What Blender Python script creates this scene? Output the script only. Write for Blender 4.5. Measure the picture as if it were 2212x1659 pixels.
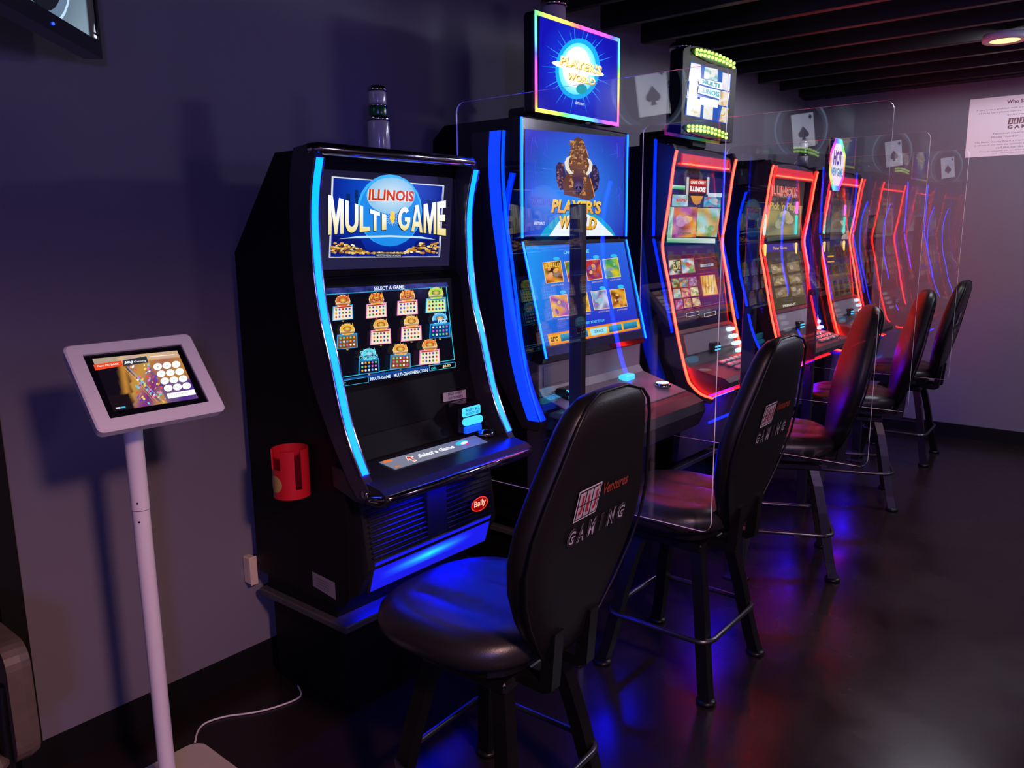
import bpy, math, random
from mathutils import Vector, Matrix
random.seed(7)
for o in list(bpy.data.objects): bpy.data.objects.remove(o)
scn = bpy.context.scene
COL = scn.collection

# ------------------------------------------------------------------ camera
W, H, F = 2212.0, 1659.0, 1717.64
YAW, PIT, ROL, HC = 0.68952579, 0.18673558, -0.01046501, 1.55
_cy, _sy = math.cos(YAW), math.sin(YAW)
FWD = Vector((-_sy*math.cos(PIT), _cy*math.cos(PIT), -math.sin(PIT)))
_r = Vector((_cy, _sy, 0)); _u = _r.cross(FWD)
RGT = _r*math.cos(ROL) + _u*math.sin(ROL)
UPV = -_r*math.sin(ROL) + _u*math.cos(ROL)
EYE = Vector((0, 0, HC))
cam = bpy.data.cameras.new('camera'); cam.sensor_fit = 'HORIZONTAL'; cam.sensor_width = 36
cam.lens = F*36/W; cam.clip_start = 0.05; cam.clip_end = 60
camo = bpy.data.objects.new('camera', cam); COL.objects.link(camo)
camo.matrix_world = Matrix.Translation(EYE) @ Matrix((RGT, UPV, -FWD)).transposed().to_4x4()
scn.camera = camo
def ray(x, y): return FWD + RGT*((x-W/2)/F) - UPV*((y-H/2)/F)
def hit(px, P, N):
    d = ray(*px); t = (P-EYE).dot(N)/d.dot(N); return EYE + d*t

# ------------------------------------------------------------------ world, exposure
wd = bpy.data.worlds.new('world'); scn.world = wd; wd.use_nodes = True
wd.node_tree.nodes['Background'].inputs[0].default_value = (0.25, 0.2, 0.5, 1)
wd.node_tree.nodes['Background'].inputs[1].default_value = 0.01
vs = scn.view_settings
vs.view_transform = 'Standard'; vs.look = 'None'; vs.exposure = 0.0; vs.gamma = 1.0; vs.use_curve_mapping = False

# ------------------------------------------------------------------ lamps of the room: recessed downlights, plus added unseen fill globes
# (x, y, watts, colour, beam degrees, beam softness)
DOWNLIGHTS = [(1.25, 0.37, 375, (1.0, .54, .50), 154, .35),
              (-0.83, 5.215, 66, (.88, .86, 1.0), 179.5, .02), (0.75, 5.29, 110, (.80, .78, 1.0), 179.5, .02)]  # last one: unseen downlight added to brighten the far wall
# unseen glowing globes added to brighten the walls: (x, y, radiance, colour)
FILL_GLOBES = [(2.6, 2.4, 20, (.80, .60, 1.0)), (2.2, -1.5, 105, (.27, .22, 1.0))]
for (x, y, p, c, cone, blend) in DOWNLIGHTS:
    l = bpy.data.lights.new('downlight_lamp', 'SPOT'); l.energy = p; l.color = c
    l.spot_size = math.radians(cone); l.spot_blend = blend; l.shadow_soft_size = 0.16
    lo = bpy.data.objects.new('downlight_lamp', l); COL.objects.link(lo); lo.location = (x, y, 2.525)

# ------------------------------------------------------------------ materials
def s2l(c): return c/12.92 if c <= 0.04045 else ((c+0.055)/1.055)**2.4
def hx(h, k=1.0):
    h = h.lstrip('#'); return tuple(s2l(int(h[i:i+2], 16)/255)*k for i in (0, 2, 4))
MATS = {}
def mat(name, base=(.5, .5, .5), rough=.5, metal=0., spec=.5, emit=None, es=0., noise=0., nscale=20., bump=0., bscale=200., coat=0., rvar=0.):
    if name in MATS: return MATS[name]
    m = bpy.data.materials.new(name); m.use_nodes = True; nt = m.node_tree; b = nt.nodes['Principled BSDF']
    b.inputs['Base Color'].default_value = (*base, 1); b.inputs['Roughness'].default_value = rough
    b.inputs['Metallic'].default_value = metal; b.inputs['Specular IOR Level'].default_value = spec
    if coat: b.inputs['Coat Weight'].default_value = coat; b.inputs['Coat Roughness'].default_value = .08
    if emit: b.inputs['Emission Color'].default_value = (*emit, 1); b.inputs['Emission Strength'].default_value = es
    tc = nt.nodes.new('ShaderNodeTexCoord')
    if noise or rvar:
        n = nt.nodes.new('ShaderNodeTexNoise'); n.inputs['Scale'].default_value = nscale; n.inputs['Detail'].default_value = 5
        nt.links.new(tc.outputs['Object'], n.inputs['Vector'])
        if noise:
            r = nt.nodes.new('ShaderNodeMix'); r.data_type = 'RGBA'
            r.inputs[6].default_value = (*[v*(1-noise) for v in base], 1); r.inputs[7].default_value = (*[min(1, v*(1+noise)) for v in base], 1)
            nt.links.new(n.outputs['Fac'], r.inputs[0]); nt.links.new(r.outputs[2], b.inputs['Base Color'])
        if rvar:
            q = nt.nodes.new('ShaderNodeMapRange'); q.inputs['From Min'].default_value = .3; q.inputs['From Max'].default_value = .7
            q.inputs['To Min'].default_value = rough-rvar; q.inputs['To Max'].default_value = rough+rvar
            nt.links.new(n.outputs['Fac'], q.inputs['Value']); nt.links.new(q.outputs[0], b.inputs['Roughness'])
    if bump:
        n2 = nt.nodes.new('ShaderNodeTexNoise'); n2.inputs['Scale'].default_value = bscale; n2.inputs['Detail'].default_value = 3
        nt.links.new(tc.outputs['Object'], n2.inputs['Vector'])
        bp = nt.nodes.new('ShaderNodeBump'); bp.inputs['Strength'].default_value = bump; bp.inputs['Distance'].default_value = .004
        nt.links.new(n2.outputs['Fac'], bp.inputs['Height']); nt.links.new(bp.outputs['Normal'], b.inputs['Normal'])
    MATS[name] = m; return m
def led(name, col, k):
    return mat(name, (.02, .02, .02), .4, emit=col, es=k)
M_WALL = mat('grey_wall_paint', (.155, .142, .172), .75, noise=.06, nscale=3, bump=.15, bscale=120)
M_FLOOR = mat('stained_concrete', (.015, .0105, .0105), .25, spec=.27, noise=.55, nscale=2.2, bump=.04, bscale=9, rvar=.1)
M_CEIL = mat('black_ceiling', (.006, .005, .006), .8, noise=.3)
M_JOIST = mat('black_painted_wood', (.007, .006, .006), .5, noise=.3, nscale=8, bump=.2, bscale=40)
M_BASE = mat('black_rubber_base', (.005, .0045, .005), .55, spec=.2, noise=.2)
M_BLK = mat('black_laminate', (.004, .0035, .005), .5, spec=.15, noise=.2, bump=.05, bscale=400)
M_GLOSS = mat('gloss_black', (.006, .005, .008), .16, noise=.15)
M_WING = mat('dark_wing_gloss', (.032, .026, .036), .22, noise=.15)
M_SATIN = mat('satin_black', (.014, .013, .016), .32, noise=.2, bump=.05, bscale=500)
M_CHR = mat('dark_chrome', (.42, .40, .42), .12, 1.0, noise=.05)
M_STEEL = mat('brushed_steel', (.55, .56, .6), .3, 1.0, noise=.1, nscale=60)
M_GREY = mat('grey_console', (.32, .30, .33), .45, noise=.08, bump=.06, bscale=600)
M_DGREY = mat('dark_grey_console', (.05, .046, .055), .42, noise=.1)
M_VINYL = mat('black_vinyl', (.0065, .006, .006), .40, spec=.28, noise=.15, bump=.12, bscale=260)
M_VINYL2 = mat('black_vinyl_seat', (.014, .012, .013), .38, spec=.6, noise=.12, bump=.10, bscale=260)
M_LEG = mat('black_steel', (.004, .0038, .004), .35, .0, spec=.35, noise=.1)
M_RAIL = mat('worn_black_rail', (.10, .10, .11), .3, .9, noise=.3, nscale=40)
M_WHITE = mat('white_powder_coat', (.72, .68, .68), .45, noise=.03)
M_PLATE = mat('cream_plate', (.55, .48, .40), .5, noise=.05)
M_RED = mat('red_plastic', (.55, .012, .02), .32, noise=.05)
M_GOLD = mat('gold_sticker', (.45, .30, .08), .45, noise=.2, nscale=80)
M_PAPER = mat('white_paper', (.80, .74, .74), .7, noise=.02)
M_INK = mat('dark_ink', (.12, .05, .06), .7, noise=.1)
M_INK2 = mat('grey_print', (.30, .29, .31), .6, noise=.3, nscale=90)
M_INKW = mat('white_print', (.55, .52, .54), .6, noise=.1)
M_INKR = mat('red_print', (.35, .02, .02), .6, noise=.1)
M_INKR2 = mat('orange_print', (.30, .05, .02), .6, noise=.1)
M_STICK = mat('sticker_white', (.55, .5, .5), .5, noise=.03)
M_LABEL = mat('grey_label', (.22, .2, .22), .5, noise=.08, nscale=60)
M_BROWN = mat('brown_vinyl', (.09, .062, .045), .5, noise=.35, nscale=25)
M_OUT = mat('ivory_plastic', (.6, .5, .36), .45, noise=.03)
M_LENSC = mat('clear_lens', (.42, .40, .44), .15, noise=.1, nscale=90)
M_LENSG = mat('green_lens', (.005, .10, .03), .2, noise=.05)
M_BTN = mat('silver_button', (.65, .66, .68), .25, .6, noise=.05)
M_BLUE = led('blue_led', (.0, .0135, 1.0), 46)
M_BLUE2 = led('blue_led_soft', (.0, .05, 1.0), 2.2)
M_BLUEU = led('blue_under_led', (.0, .0025, 1.0), 190)
M_CYAN = led('cyan_lit_plastic', (.05, .55, 1.0), 1.5)
M_REDL = led('red_led', (1.0, .012, .0055), 32)
M_REDD = led('red_led_lens', (1.0, .01, .015), .75)
M_GREENL = led('green_led', (.55, 1.0, .12), 3.0)
M_WHL = led('white_lit_button', (.75, .9, 1.0), 1.2)
M_LAMP = led('lamp_lens', (1.0, .62, .20), 2.4)
M_TVLED = led('tv_standby_led', (.02, .06, 1.0), 3.0)

def make_screen_mat():
    m = bpy.data.materials.new('screen_image'); m.use_nodes = True; nt = m.node_tree; b = nt.nodes['Principled BSDF']
    b.inputs['Base Color'].default_value = (.001, .001, .001, 1); b.inputs['Roughness'].default_value = .12; b.inputs['Specular IOR Level'].default_value = .12
    a = nt.nodes.new('ShaderNodeAttribute'); a.attribute_name = 'Col'
    nt.links.new(a.outputs['Color'], b.inputs['Emission Color']); b.inputs['Emission Strength'].default_value = 1.0
    return m
M_SCR = make_screen_mat()
def make_print_mat():
    m = bpy.data.materials.new('flat_print'); m.use_nodes = True; nt = m.node_tree; b = nt.nodes['Principled BSDF']
    b.inputs['Roughness'].default_value = .55
    a = nt.nodes.new('ShaderNodeAttribute'); a.attribute_name = 'Col'
    nt.links.new(a.outputs['Color'], b.inputs['Base Color']); return m
M_PRN = make_print_mat()
def make_acrylic():
    # clear acrylic sheet: each face lets light through and mirrors a Fresnel share of it
    m = bpy.data.materials.new('clear_acrylic'); m.use_nodes = True; nt = m.node_tree; nt.nodes.clear()
    out = nt.nodes.new('ShaderNodeOutputMaterial'); mix = nt.nodes.new('ShaderNodeMixShader')
    tr = nt.nodes.new('ShaderNodeBsdfTransparent'); tr.inputs[0].default_value = (.985, .985, .99, 1)
    gl = nt.nodes.new('ShaderNodeBsdfGlossy'); gl.inputs['Roughness'].default_value = 0.0; gl.inputs[0].default_value = (1, 1, 1, 1)
    ge = nt.nodes.new('ShaderNodeNewGeometry'); dt = nt.nodes.new('ShaderNodeVectorMath'); dt.operation = 'DOT_PRODUCT'
    nt.links.new(ge.outputs['Normal'], dt.inputs[0]); nt.links.new(ge.outputs['Incoming'], dt.inputs[1])
    def mth(op, a, b=None):
        n = nt.nodes.new('ShaderNodeMath'); n.operation = op
        for i, v in enumerate((a, b)):
            if v is None: continue
            if isinstance(v, (int, float)): n.inputs[i].default_value = v
            else: nt.links.new(v, n.inputs[i])
        return n.outputs[0]
    c = mth('ABSOLUTE', dt.outputs['Value']); f = mth('POWER', mth('SUBTRACT', 1.0, c), 5.0)
    fr = mth('ADD', mth('MULTIPLY', f, .955), .045)
    nt.links.new(fr, mix.inputs[0]); nt.links.new(tr.outputs[0], mix.inputs[1]); nt.links.new(gl.outputs[0], mix.inputs[2])
    nt.links.new(mix.outputs[0], out.inputs[0]); return m
M_ACR = make_acrylic()
M_EDGE = mat('acrylic_edge', (.95, .92, .95), .3, noise=.05)

# ------------------------------------------------------------------ mesh helpers
class MB:
    def __init__(s): s.v = []; s.f = []; s.mi = []; s.sm = []
    def add(s, vs, fs, mi=0, smooth=False):
        b = len(s.v); s.v += [tuple(p) for p in vs]; s.f += [tuple(b+i for i in f) for f in fs]
        s.mi += [mi]*len(fs); s.sm += [smooth]*len(fs); return s
    def box(s, x0, x1, y0, y1, z0, z1, mi=0):
        vs = [(x, y, z) for x in (x0, x1) for y in (y0, y1) for z in (z0, z1)]
        return s.add(vs, [(0, 1, 3, 2), (4, 6, 7, 5), (0, 4, 5, 1), (2, 3, 7, 6), (0, 2, 6, 4), (1, 5, 7, 3)], mi)
    def bbox(s, x0, x1, y0, y1, z0, z1, r=.01, mi=0):   # box with bevelled edges
        cx, cy, cz = (x0+x1)/2, (y0+y1)/2, (z0+z1)/2; hx_, hy, hz = (x1-x0)/2, (y1-y0)/2, (z1-z0)/2
        r = min(r, hx_*.9, hy*.9, hz*.9); vs = []; idx = {}
        for sx in (-1, 1):
            for sy in (-1, 1):
                for sz in (-1, 1):
                    for k in range(3):
                        p = [hx_-r, hy-r, hz-r]; p[k] += r
                        idx[(sx, sy, sz, k)] = len(vs); vs.append((cx+sx*p[0], cy+sy*p[1], cz+sz*p[2]))
        fs = []
        for k in range(3):
            a, b = [i for i in range(3) if i != k]
            for sg in (-1, 1):
                q = []
                for (sa, sb) in ((-1, -1), (1, -1), (1, 1), (-1, 1)):
                    t = [0, 0, 0]; t[k] = sg; t[a] = sa; t[b] = sb; q.append(idx[(*t, k)])
                fs.append(q)
        for a in range(3):
            b, c = [i for i in range(3) if i != a]
            for sb in (-1, 1):
                for sc in (-1, 1):
                    def g(sa, k):
                        t = [0, 0, 0]; t[a] = sa; t[b] = sb; t[c] = sc; return idx[(*t, k)]
                    fs.append([g(-1, b), g(1, b), g(1, c), g(-1, c)])
        for sx in (-1, 1):
            for sy in (-1, 1):
                for sz in (-1, 1): fs.append([idx[(sx, sy, sz, k)] for k in range(3)])
        return s.add(vs, fs, mi)
    def prism(s, poly, y0, y1, mi=0, smooth=False):     # poly in (x, z), extruded along y
        n = len(poly); vs = [(x, y0, z) for x, z in poly]+[(x, y1, z) for x, z in poly]
        s.add(vs, [tuple(range(n)), tuple(range(2*n-1, n-1, -1))], mi)
        return s.add(vs, [(i, n+i, n+(i+1) % n, (i+1) % n) for i in range(n)], mi, smooth)
    def prismz(s, poly, z0, z1, mi=0, smooth=False):    # poly in (x, y), extruded along z
        n = len(poly); vs = [(x, y, z0) for x, y in poly]+[(x, y, z1) for x, y in poly]
        s.add(vs, [tuple(range(n-1, -1, -1)), tuple(range(n, 2*n))], mi)
        return s.add(vs, [(i, (i+1) % n, n+(i+1) % n, n+i) for i in range(n)], mi, smooth)
    def tube(s, pts, r, n=10, closed=False, cap=True, mi=0):
        pts = [Vector(p) for p in pts]; m = len(pts); rings = []; up = Vector((0, 0, 1)); prev = None
        rr = r if isinstance(r, (list, tuple)) else [r]*m
        for i, p in enumerate(pts):
            a = pts[(i-1) % m] if (closed or i > 0) else p; b = pts[(i+1) % m] if (closed or i < m-1) else p
            t = (b-a).normalized()
            if prev is None:
                ref = up if abs(t.dot(up)) < .9 else Vector((1, 0, 0)); e1 = t.cross(ref).normalized()
            else: e1 = (prev - t*prev.dot(t)).normalized()
            prev = e1; e2 = t.cross(e1)
            rings.append([p+(e1*math.cos(2*math.pi*k/n)+e2*math.sin(2*math.pi*k/n))*rr[i] for k in range(n)])
        vs = [q for rg in rings for q in rg]; fs = []
        for i in range(m if closed else m-1):
            j = (i+1) % m
            for k in range(n): fs.append((i*n+k, i*n+(k+1) % n, j*n+(k+1) % n, j*n+k))
        s.add(vs, fs, mi, True)
        if cap and not closed: s.add(vs, [tuple(range(n-1, -1, -1)), tuple(range((m-1)*n, m*n))], mi)
        return s
    def rings(s, rings, mi=0, cap=True, smooth=True):
        n = len(rings[0]); vs = [q for r in rings for q in r]; fs = []
        for i in range(len(rings)-1):
            for k in range(n): fs.append((i*n+k, i*n+(k+1) % n, (i+1)*n+(k+1) % n, (i+1)*n+k))
        if cap: fs += [tuple(range(n-1, -1, -1)), tuple(range((len(rings)-1)*n, len(rings)*n))]
        return s.add(vs, fs, mi, smooth)
    def lathe(s, prof, n=24, c=(0, 0, 0), mi=0):        # prof: (r, z)
        return s.rings([[(c[0]+r*math.cos(2*math.pi*k/n), c[1]+r*math.sin(2*math.pi*k/n), c[2]+z) for k in range(n)] for r, z in prof], mi)
    def build(s, name, mats, parent=None, loc=None):
        me = bpy.data.meshes.new(name); me.from_pydata(s.v, [], s.f)
        for m in (mats if isinstance(mats, (list, tuple)) else [mats]): me.materials.append(m)
        me.polygons.foreach_set('material_index', s.mi); me.polygons.foreach_set('use_smooth', s.sm)
        me.validate(); me.update()
        o = bpy.data.objects.new(name, me); COL.objects.link(o)
        if parent: o.parent = parent
        if loc: o.location = loc
        return o
def thing(name, label, cat, loc=(0, 0, 0), rz=0., group=None):
    o = bpy.data.objects.new(name, None); COL.objects.link(o); o.location = loc; o.rotation_euler = (0, 0, rz)
    o.empty_display_size = .1
    return tag(o, label, cat, group)
def tag(o, label, cat, group=None):
    o['label'] = label; o['category'] = cat
    if group: o['group'] = group
    return o
def struct(o): o['kind'] = 'structure'; return o
def copy_part(o, parent):
    c = o.copy(); COL.objects.link(c); c.parent = parent
    for ch in list(o.children): copy_part(ch, c)
    return c
def origin_of(o):
    p = Vector((0, 0, 0))
    while o: p += o.location; o = o.parent
    return p

# ------------------------------------------------------------------ text and flat artwork
_tc = {}
def text_tris(s, bold=0.):
    k = (s, bold)
    if k in _tc: return _tc[k]
    cu = bpy.data.curves.new('txt', 'FONT'); cu.body = s; cu.size = 1; cu.resolution_u = 2; cu.offset = bold
    o = bpy.data.objects.new('txt', cu); COL.objects.link(o)
    dg = bpy.context.evaluated_depsgraph_get(); me = bpy.data.meshes.new_from_object(o.evaluated_get(dg))
    vs = [(v.co.x, v.co.y) for v in me.vertices]; fs = [tuple(p.vertices) for p in me.polygons]
    bpy.data.objects.remove(o); bpy.data.curves.remove(cu); bpy.data.meshes.remove(me)
    x0 = min(v[0] for v in vs); x1 = max(v[0] for v in vs); y0 = min(v[1] for v in vs); y1 = max(v[1] for v in vs)
    vs = [((a-x0)/(x1-x0), (b-y0)/max(1e-6, y1-y0)) for a, b in vs]
    _tc[k] = (vs, fs); return vs, fs
def zc(ox, oy, s): return lambda *pts: [(ox+x/s, oy+y/s) for x, y in pts]
def lerp(a, b, t): return tuple(x+(y-x)*t for x, y in zip(a, b))
def bil(q, u, v):   # q: BL, BR, TR, TL
    a = lerp(q[0], q[1], u); b = lerp(q[3], q[2], u); return lerp(a, b, v)
class Art:
    """flat picture on a plane of the scene; coordinates are mapped by fn(point) -> 3D, n = plane normal"""
    def __init__(s, fn, n, eps=.0004): s.fn = fn; s.n = Vector(n).normalized(); s.eps = eps; s.v = []; s.f = []; s.c = []; s.lay = 0
    def layer(s): s.lay += 1
    def raw(s, pts, faces, cols):
        b = len(s.v); s.v += [s.fn(p)+s.n*(s.eps*s.lay) for p in pts]
        for f in faces: s.f.append(tuple(b+i for i in f)); s.c.append([cols[i] for i in f])
    def poly(s, pts, col):
        cols = col if isinstance(col, list) else [col]*len(pts); s.raw(pts, [tuple(range(len(pts)))], cols)
    def grid(s, q, nu, nv, fn):     # fn(u, v) -> colour, v = 0 at the bottom
        pts = []; cols = []
        for j in range(nv+1):
            for i in range(nu+1):
                pts.append(bil(q, i/nu, j/nv)); cols.append(fn(i/nu, j/nv))
        s.raw(pts, [(j*(nu+1)+i, j*(nu+1)+i+1, (j+1)*(nu+1)+i+1, (j+1)*(nu+1)+i) for j in range(nv) for i in range(nu)], cols)
    def frame(s, q, w, col):       # quad outline, w relative to the quad
        o = [bil(q, u, v) for u, v in ((0, 0), (1, 0), (1, 1), (0, 1))]; wv = w
        i = [bil(q, u, v) for u, v in ((w, wv), (1-w, wv), (1-w, 1-wv), (w, 1-wv))]
        s.raw(o+i, [(k, (k+1) % 4, 4+(k+1) % 4, 4+k) for k in range(4)], [col]*8)
    def ell(s, c, rx, ry, col, n=24, rot=0., cc=None):
        ca, sa = math.cos(rot), math.sin(rot); pts = [c]
        for k in range(n):
            a = 2*math.pi*k/n; x, y = rx*math.cos(a), ry*math.sin(a); pts.append((c[0]+x*ca-y*sa, c[1]+x*sa+y*ca))
        s.raw(pts, [(0, 1+k, 1+(k+1) % n) for k in range(n)], [cc or col]+[col]*n)
    def line(s, pts, w, col):
        for a, b in zip(pts[:-1], pts[1:]):
            dx, dy = b[0]-a[0], b[1]-a[1]; L = math.hypot(dx, dy) or 1; nx, ny = -dy/L*w/2, dx/L*w/2
            s.poly([(a[0]+nx, a[1]+ny), (b[0]+nx, b[1]+ny), (b[0]-nx, b[1]-ny), (a[0]-nx, a[1]-ny)], col)
    def text(s, t, q, col, col2=None, bold=0.):   # q: BL, BR, TR, TL of the word
        vs, fs = text_tris(t, bold); s.raw([bil(q, u, v) for u, v in vs], fs, [lerp(col2 or col, col, v) for u, v in vs])
    def build(s, name, m, parent=None):
        off = origin_of(parent) if parent else Vector((0, 0, 0))
        inv = Matrix.Rotation(-parent.rotation_euler[2], 4, 'Z') if parent else Matrix()
        me = bpy.data.meshes.new(name); me.from_pydata([tuple(inv @ (p-off)) for p in s.v], [], s.f)
        at = me.color_attributes.new('Col', 'FLOAT_COLOR', 'CORNER'); i = 0
        flat = []
        for f, c in zip(s.f, s.c):
            for q in c: flat += [q[0], q[1], q[2], 1.0]
        if len(flat) == 4*len(me.loops): at.data.foreach_set('color', flat)
        me.materials.append(m); me.update()
        o = bpy.data.objects.new(name, me); COL.objects.link(o)
        if parent: o.parent = parent
        return o
def px_art(P, N, eps=.0004):
    P = Vector(P); N = Vector(N).normalized()
    if N.dot(EYE-P) < 0: N = -N
    return Art(lambda p: hit(p, P, N), N, eps)
def loc_art(P, U, V, N, eps=.0004):
    P, U, V, N = Vector(P), Vector(U), Vector(V), Vector(N); return Art(lambda p: P+U*p[0]+V*p[1], N, eps)
def tile(A, q, pal, seed, word=None, wcol=None):
    """a small game tile: picture cells from a palette, a couple of shapes and, if read in the photograph, its word"""
    rnd = random.Random(seed)
    ph = [rnd.uniform(0, 6.3) for _ in range(6)]; pa = [hx(c) for c in pal]
    def fn(u, v):
        t = .5+.5*math.sin(5*u+ph[0]+3*math.sin(4*v+ph[1])); w_ = .5+.5*math.sin(6*v+ph[2]+2.5*math.cos(5*u+ph[3]))
        c = lerp(lerp(pa[0], pa[1], t), lerp(pa[2 % len(pa)], pa[3 % len(pa)], t), w_); return c
    A.grid(q, 9, 9, fn)
    A.layer()
    for k in range(5):
        c = bil(q, rnd.uniform(.25, .75), rnd.uniform(.2, .7)); d = math.hypot(q[1][0]-q[0][0], q[1][1]-q[0][1])
        A.ell(c, d*rnd.uniform(.07, .2), d*rnd.uniform(.07, .2), lerp(pa[rnd.randrange(len(pa))], (.9, .8, .6), rnd.uniform(0, .5)), 9, rnd.uniform(0, 3))
    if word:
        A.layer(); A.text(word, [bil(q, .08, .70), bil(q, .92, .70), bil(q, .92, .93), bil(q, .08, .93)], wcol or (1, .9, .6), bold=.03)

# ================================================================== SETTING
XW, YB, ZC = -2.41, 6.66, 2.60          # gaming wall, far wall, ceiling
X0, X1, Y0 = -4.6, 4.2, -2.2
WEND = 0.735
b = MB(); b.box(X0, X1, Y0, YB, -.1, 0); floor = struct(b.build('floor', M_FLOOR))
b = MB(); b.box(X0, X1, Y0, YB, ZC+.22, ZC+.3); ceiling = struct(b.build('ceiling', M_CEIL))
b = MB(); b.box(XW-.12, XW, WEND, YB, 0, ZC+.22); struct(b.build('wall_left', M_WALL))
b = MB(); b.box(X0-.12, X1+.12, YB, YB+.12, 0, ZC+.3); struct(b.build('wall_back', M_WALL))
b = MB(); b.box(X1, X1+.12, Y0, YB, 0, ZC+.3); struct(b.build('wall_right', M_WALL))
b = MB(); b.box(X0-.12, X1+.12, Y0-.12, Y0, 0, ZC+.3); struct(b.build('wall_front', M_WALL))
b = MB(); b.box(X0-.12, X0, Y0, YB, 0, ZC+.3); struct(b.build('wall_far_left', M_WALL))
b = MB(); b.box(XW, XW+.012, WEND, YB-.012, 0, .10); struct(b.build('baseboard_left', M_BASE))
b = MB(); b.box(XW+.012, X1, YB-.012, YB, 0, .10); struct(b.build('baseboard_back', M_BASE))
b = MB(); b.box(XW-.135, XW+.014, WEND-.06, WEND, 0, ZC+.22); struct(b.build('trim_1', M_BASE))
# black exposed joists of the ceiling, one by one
jb = MB(); jb.bbox(-4.6, 4.2, -.022, .022, ZC-.02, ZC+.22, .003); j0 = None
yj = -1.98
while yj < YB-.05:
    if j0 is None: j0 = jb.build('joist', M_JOIST, ceiling); jo = j0
    else: jo = bpy.data.objects.new('joist', j0.data); COL.objects.link(jo); jo.parent = ceiling
    jo.location = (0, yj, 0); yj += .405
b = MB(); b.box(XW, X1, YB-.10, YB, ZC-.03, ZC+.22); struct(b.build('trim_2', M_JOIST))

# recessed downlights
dl0 = None
for (x, y, p, c, cone, blend), lab in zip(DOWNLIGHTS, ['round recessed downlight over the stools of the first two machines', 'round recessed downlight glowing warm yellow near the far grey wall', 'added unseen downlight that brightens the far grey wall']):
    t = thing('recessed_downlight', lab, 'ceiling light', (x, y, 2.54), group='recessed ceiling downlights')
    if dl0 is None:
        r = MB(); r.lathe([(.074, .016), (.074, .004), (.098, 0), (.108, .004), (.110, .012), (.106, .040)], 28); r.build('trim_ring', M_WHITE, t)
        r = MB(); r.lathe([(.001, .012), (.073, .012), (.073, .006), (.050, .003), (.001, .002)], 28); r.build('lens', M_LAMP, t); dl0 = t
    else:
        for ch in list(dl0.children): copy_part(ch, t)
# added fill globes, out of view, lighting the room
for (x, y, p, c), lab, mm in zip(FILL_GLOBES, ['added unseen lilac globe that brightens the room', 'added unseen violet globe that brightens the left wall'], ('lilac_fill_globe', 'violet_fill_globe')):
    t = thing('fill_globe', lab, 'pendant lamp', (x, y, 2.0), group='added fill globes')
    r = MB(); r.lathe([(.05, .19), (.05, .22), (.03, .235), (.006, .24), (.006, ZC-2.04), (.05, ZC-2.03), (.05, ZC-2.02)], 16); r.build('stem', M_LEG, t)
    r = MB(); r.lathe([(.2*math.sin(math.pi*k/12) if 0 < k < 12 else .001, -.2*math.cos(math.pi*k/12)) for k in range(13)], 18); r.build('globe', led(mm, c, p), t)

# ================================================================== MACHINE STANDS
MX = -2.36                               # backs of all cabinets
STANDS = [(1.785, 'first machine, with the red cup holder'), (2.755, 'machine with the bison screen'), (3.79, 'machine with the two red arched strips and green bulbs'),
          (5.03, 'red striped machine behind the third divider'), (6.02, 'machine nearest the far wall')]
st0 = None
for y, who in STANDS:
    t = thing('machine_stand', 'black laminate stand under the '+who, 'stand', (MX, y, 0), group='stands under the machines')
    if st0 is None:
        b = MB(); b.bbox(.03, .42, -.30, .30, 0, .31, .004); b.build('carcass', M_BLK, t)
        b = MB(); b.bbox(.0, .475, -.335, .335, .31, .335, .004); b.build('top_board', M_DGREY, t)
        b = MB(); b.bbox(.02, .40, -.31, .31, .335, .40, .003); b.build('riser', M_BLK, t); st0 = t
    else:
        for ch in list(st0.children): copy_part(ch, t)

def ribbon(path, y, w, off):             # flat LED strip following a side profile (x, z), facing outwards
    m = MB(); n = len(path); vs = []
    for i, (x, z) in enumerate(path):
        a = path[max(0, i-1)]; c = path[min(n-1, i+1)]; dx, dz = c[0]-a[0], c[1]-a[1]; L = math.hypot(dx, dz)
        nx, nz = -dz/L, dx/L
        if nx < 0: nx, nz = -nx, -nz
        for o_ in (off, off+.004):
            for yy in (y-w/2, y+w/2): vs.append((x+nx*o_, yy, z+nz*o_))
    fs = []
    for i in range(n-1):
        k = 4*i; fs += [(k+2, k+3, k+7, k+6), (k, k+2, k+6, k+4), (k+3, k+1, k+5, k+7), (k+1, k, k+4, k+5)]
    fs += [(0, 1, 3, 2), (4*n-4, 4*n-2, 4*n-1, 4*n-3)]
    m.add(vs, fs); return m
def smooth_path(p, k=4):                 # Catmull-Rom through (x, z) points
    out = []; n = len(p)
    for i in range(n-1):
        p0, p1, p2, p3 = p[max(0, i-1)], p[i], p[i+1], p[min(n-1, i+2)]
        for j in range(k):
            t = j/k
            out.append(tuple(.5*(2*b_+(c_-a_)*t+(2*a_-5*b_+4*c_-d_)*t*t+(3*b_-a_-3*c_+d_)*t**3) for a_, b_, c_, d_ in zip(p0, p1, p2, p3)))
    return out+[p[-1]]
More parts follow.
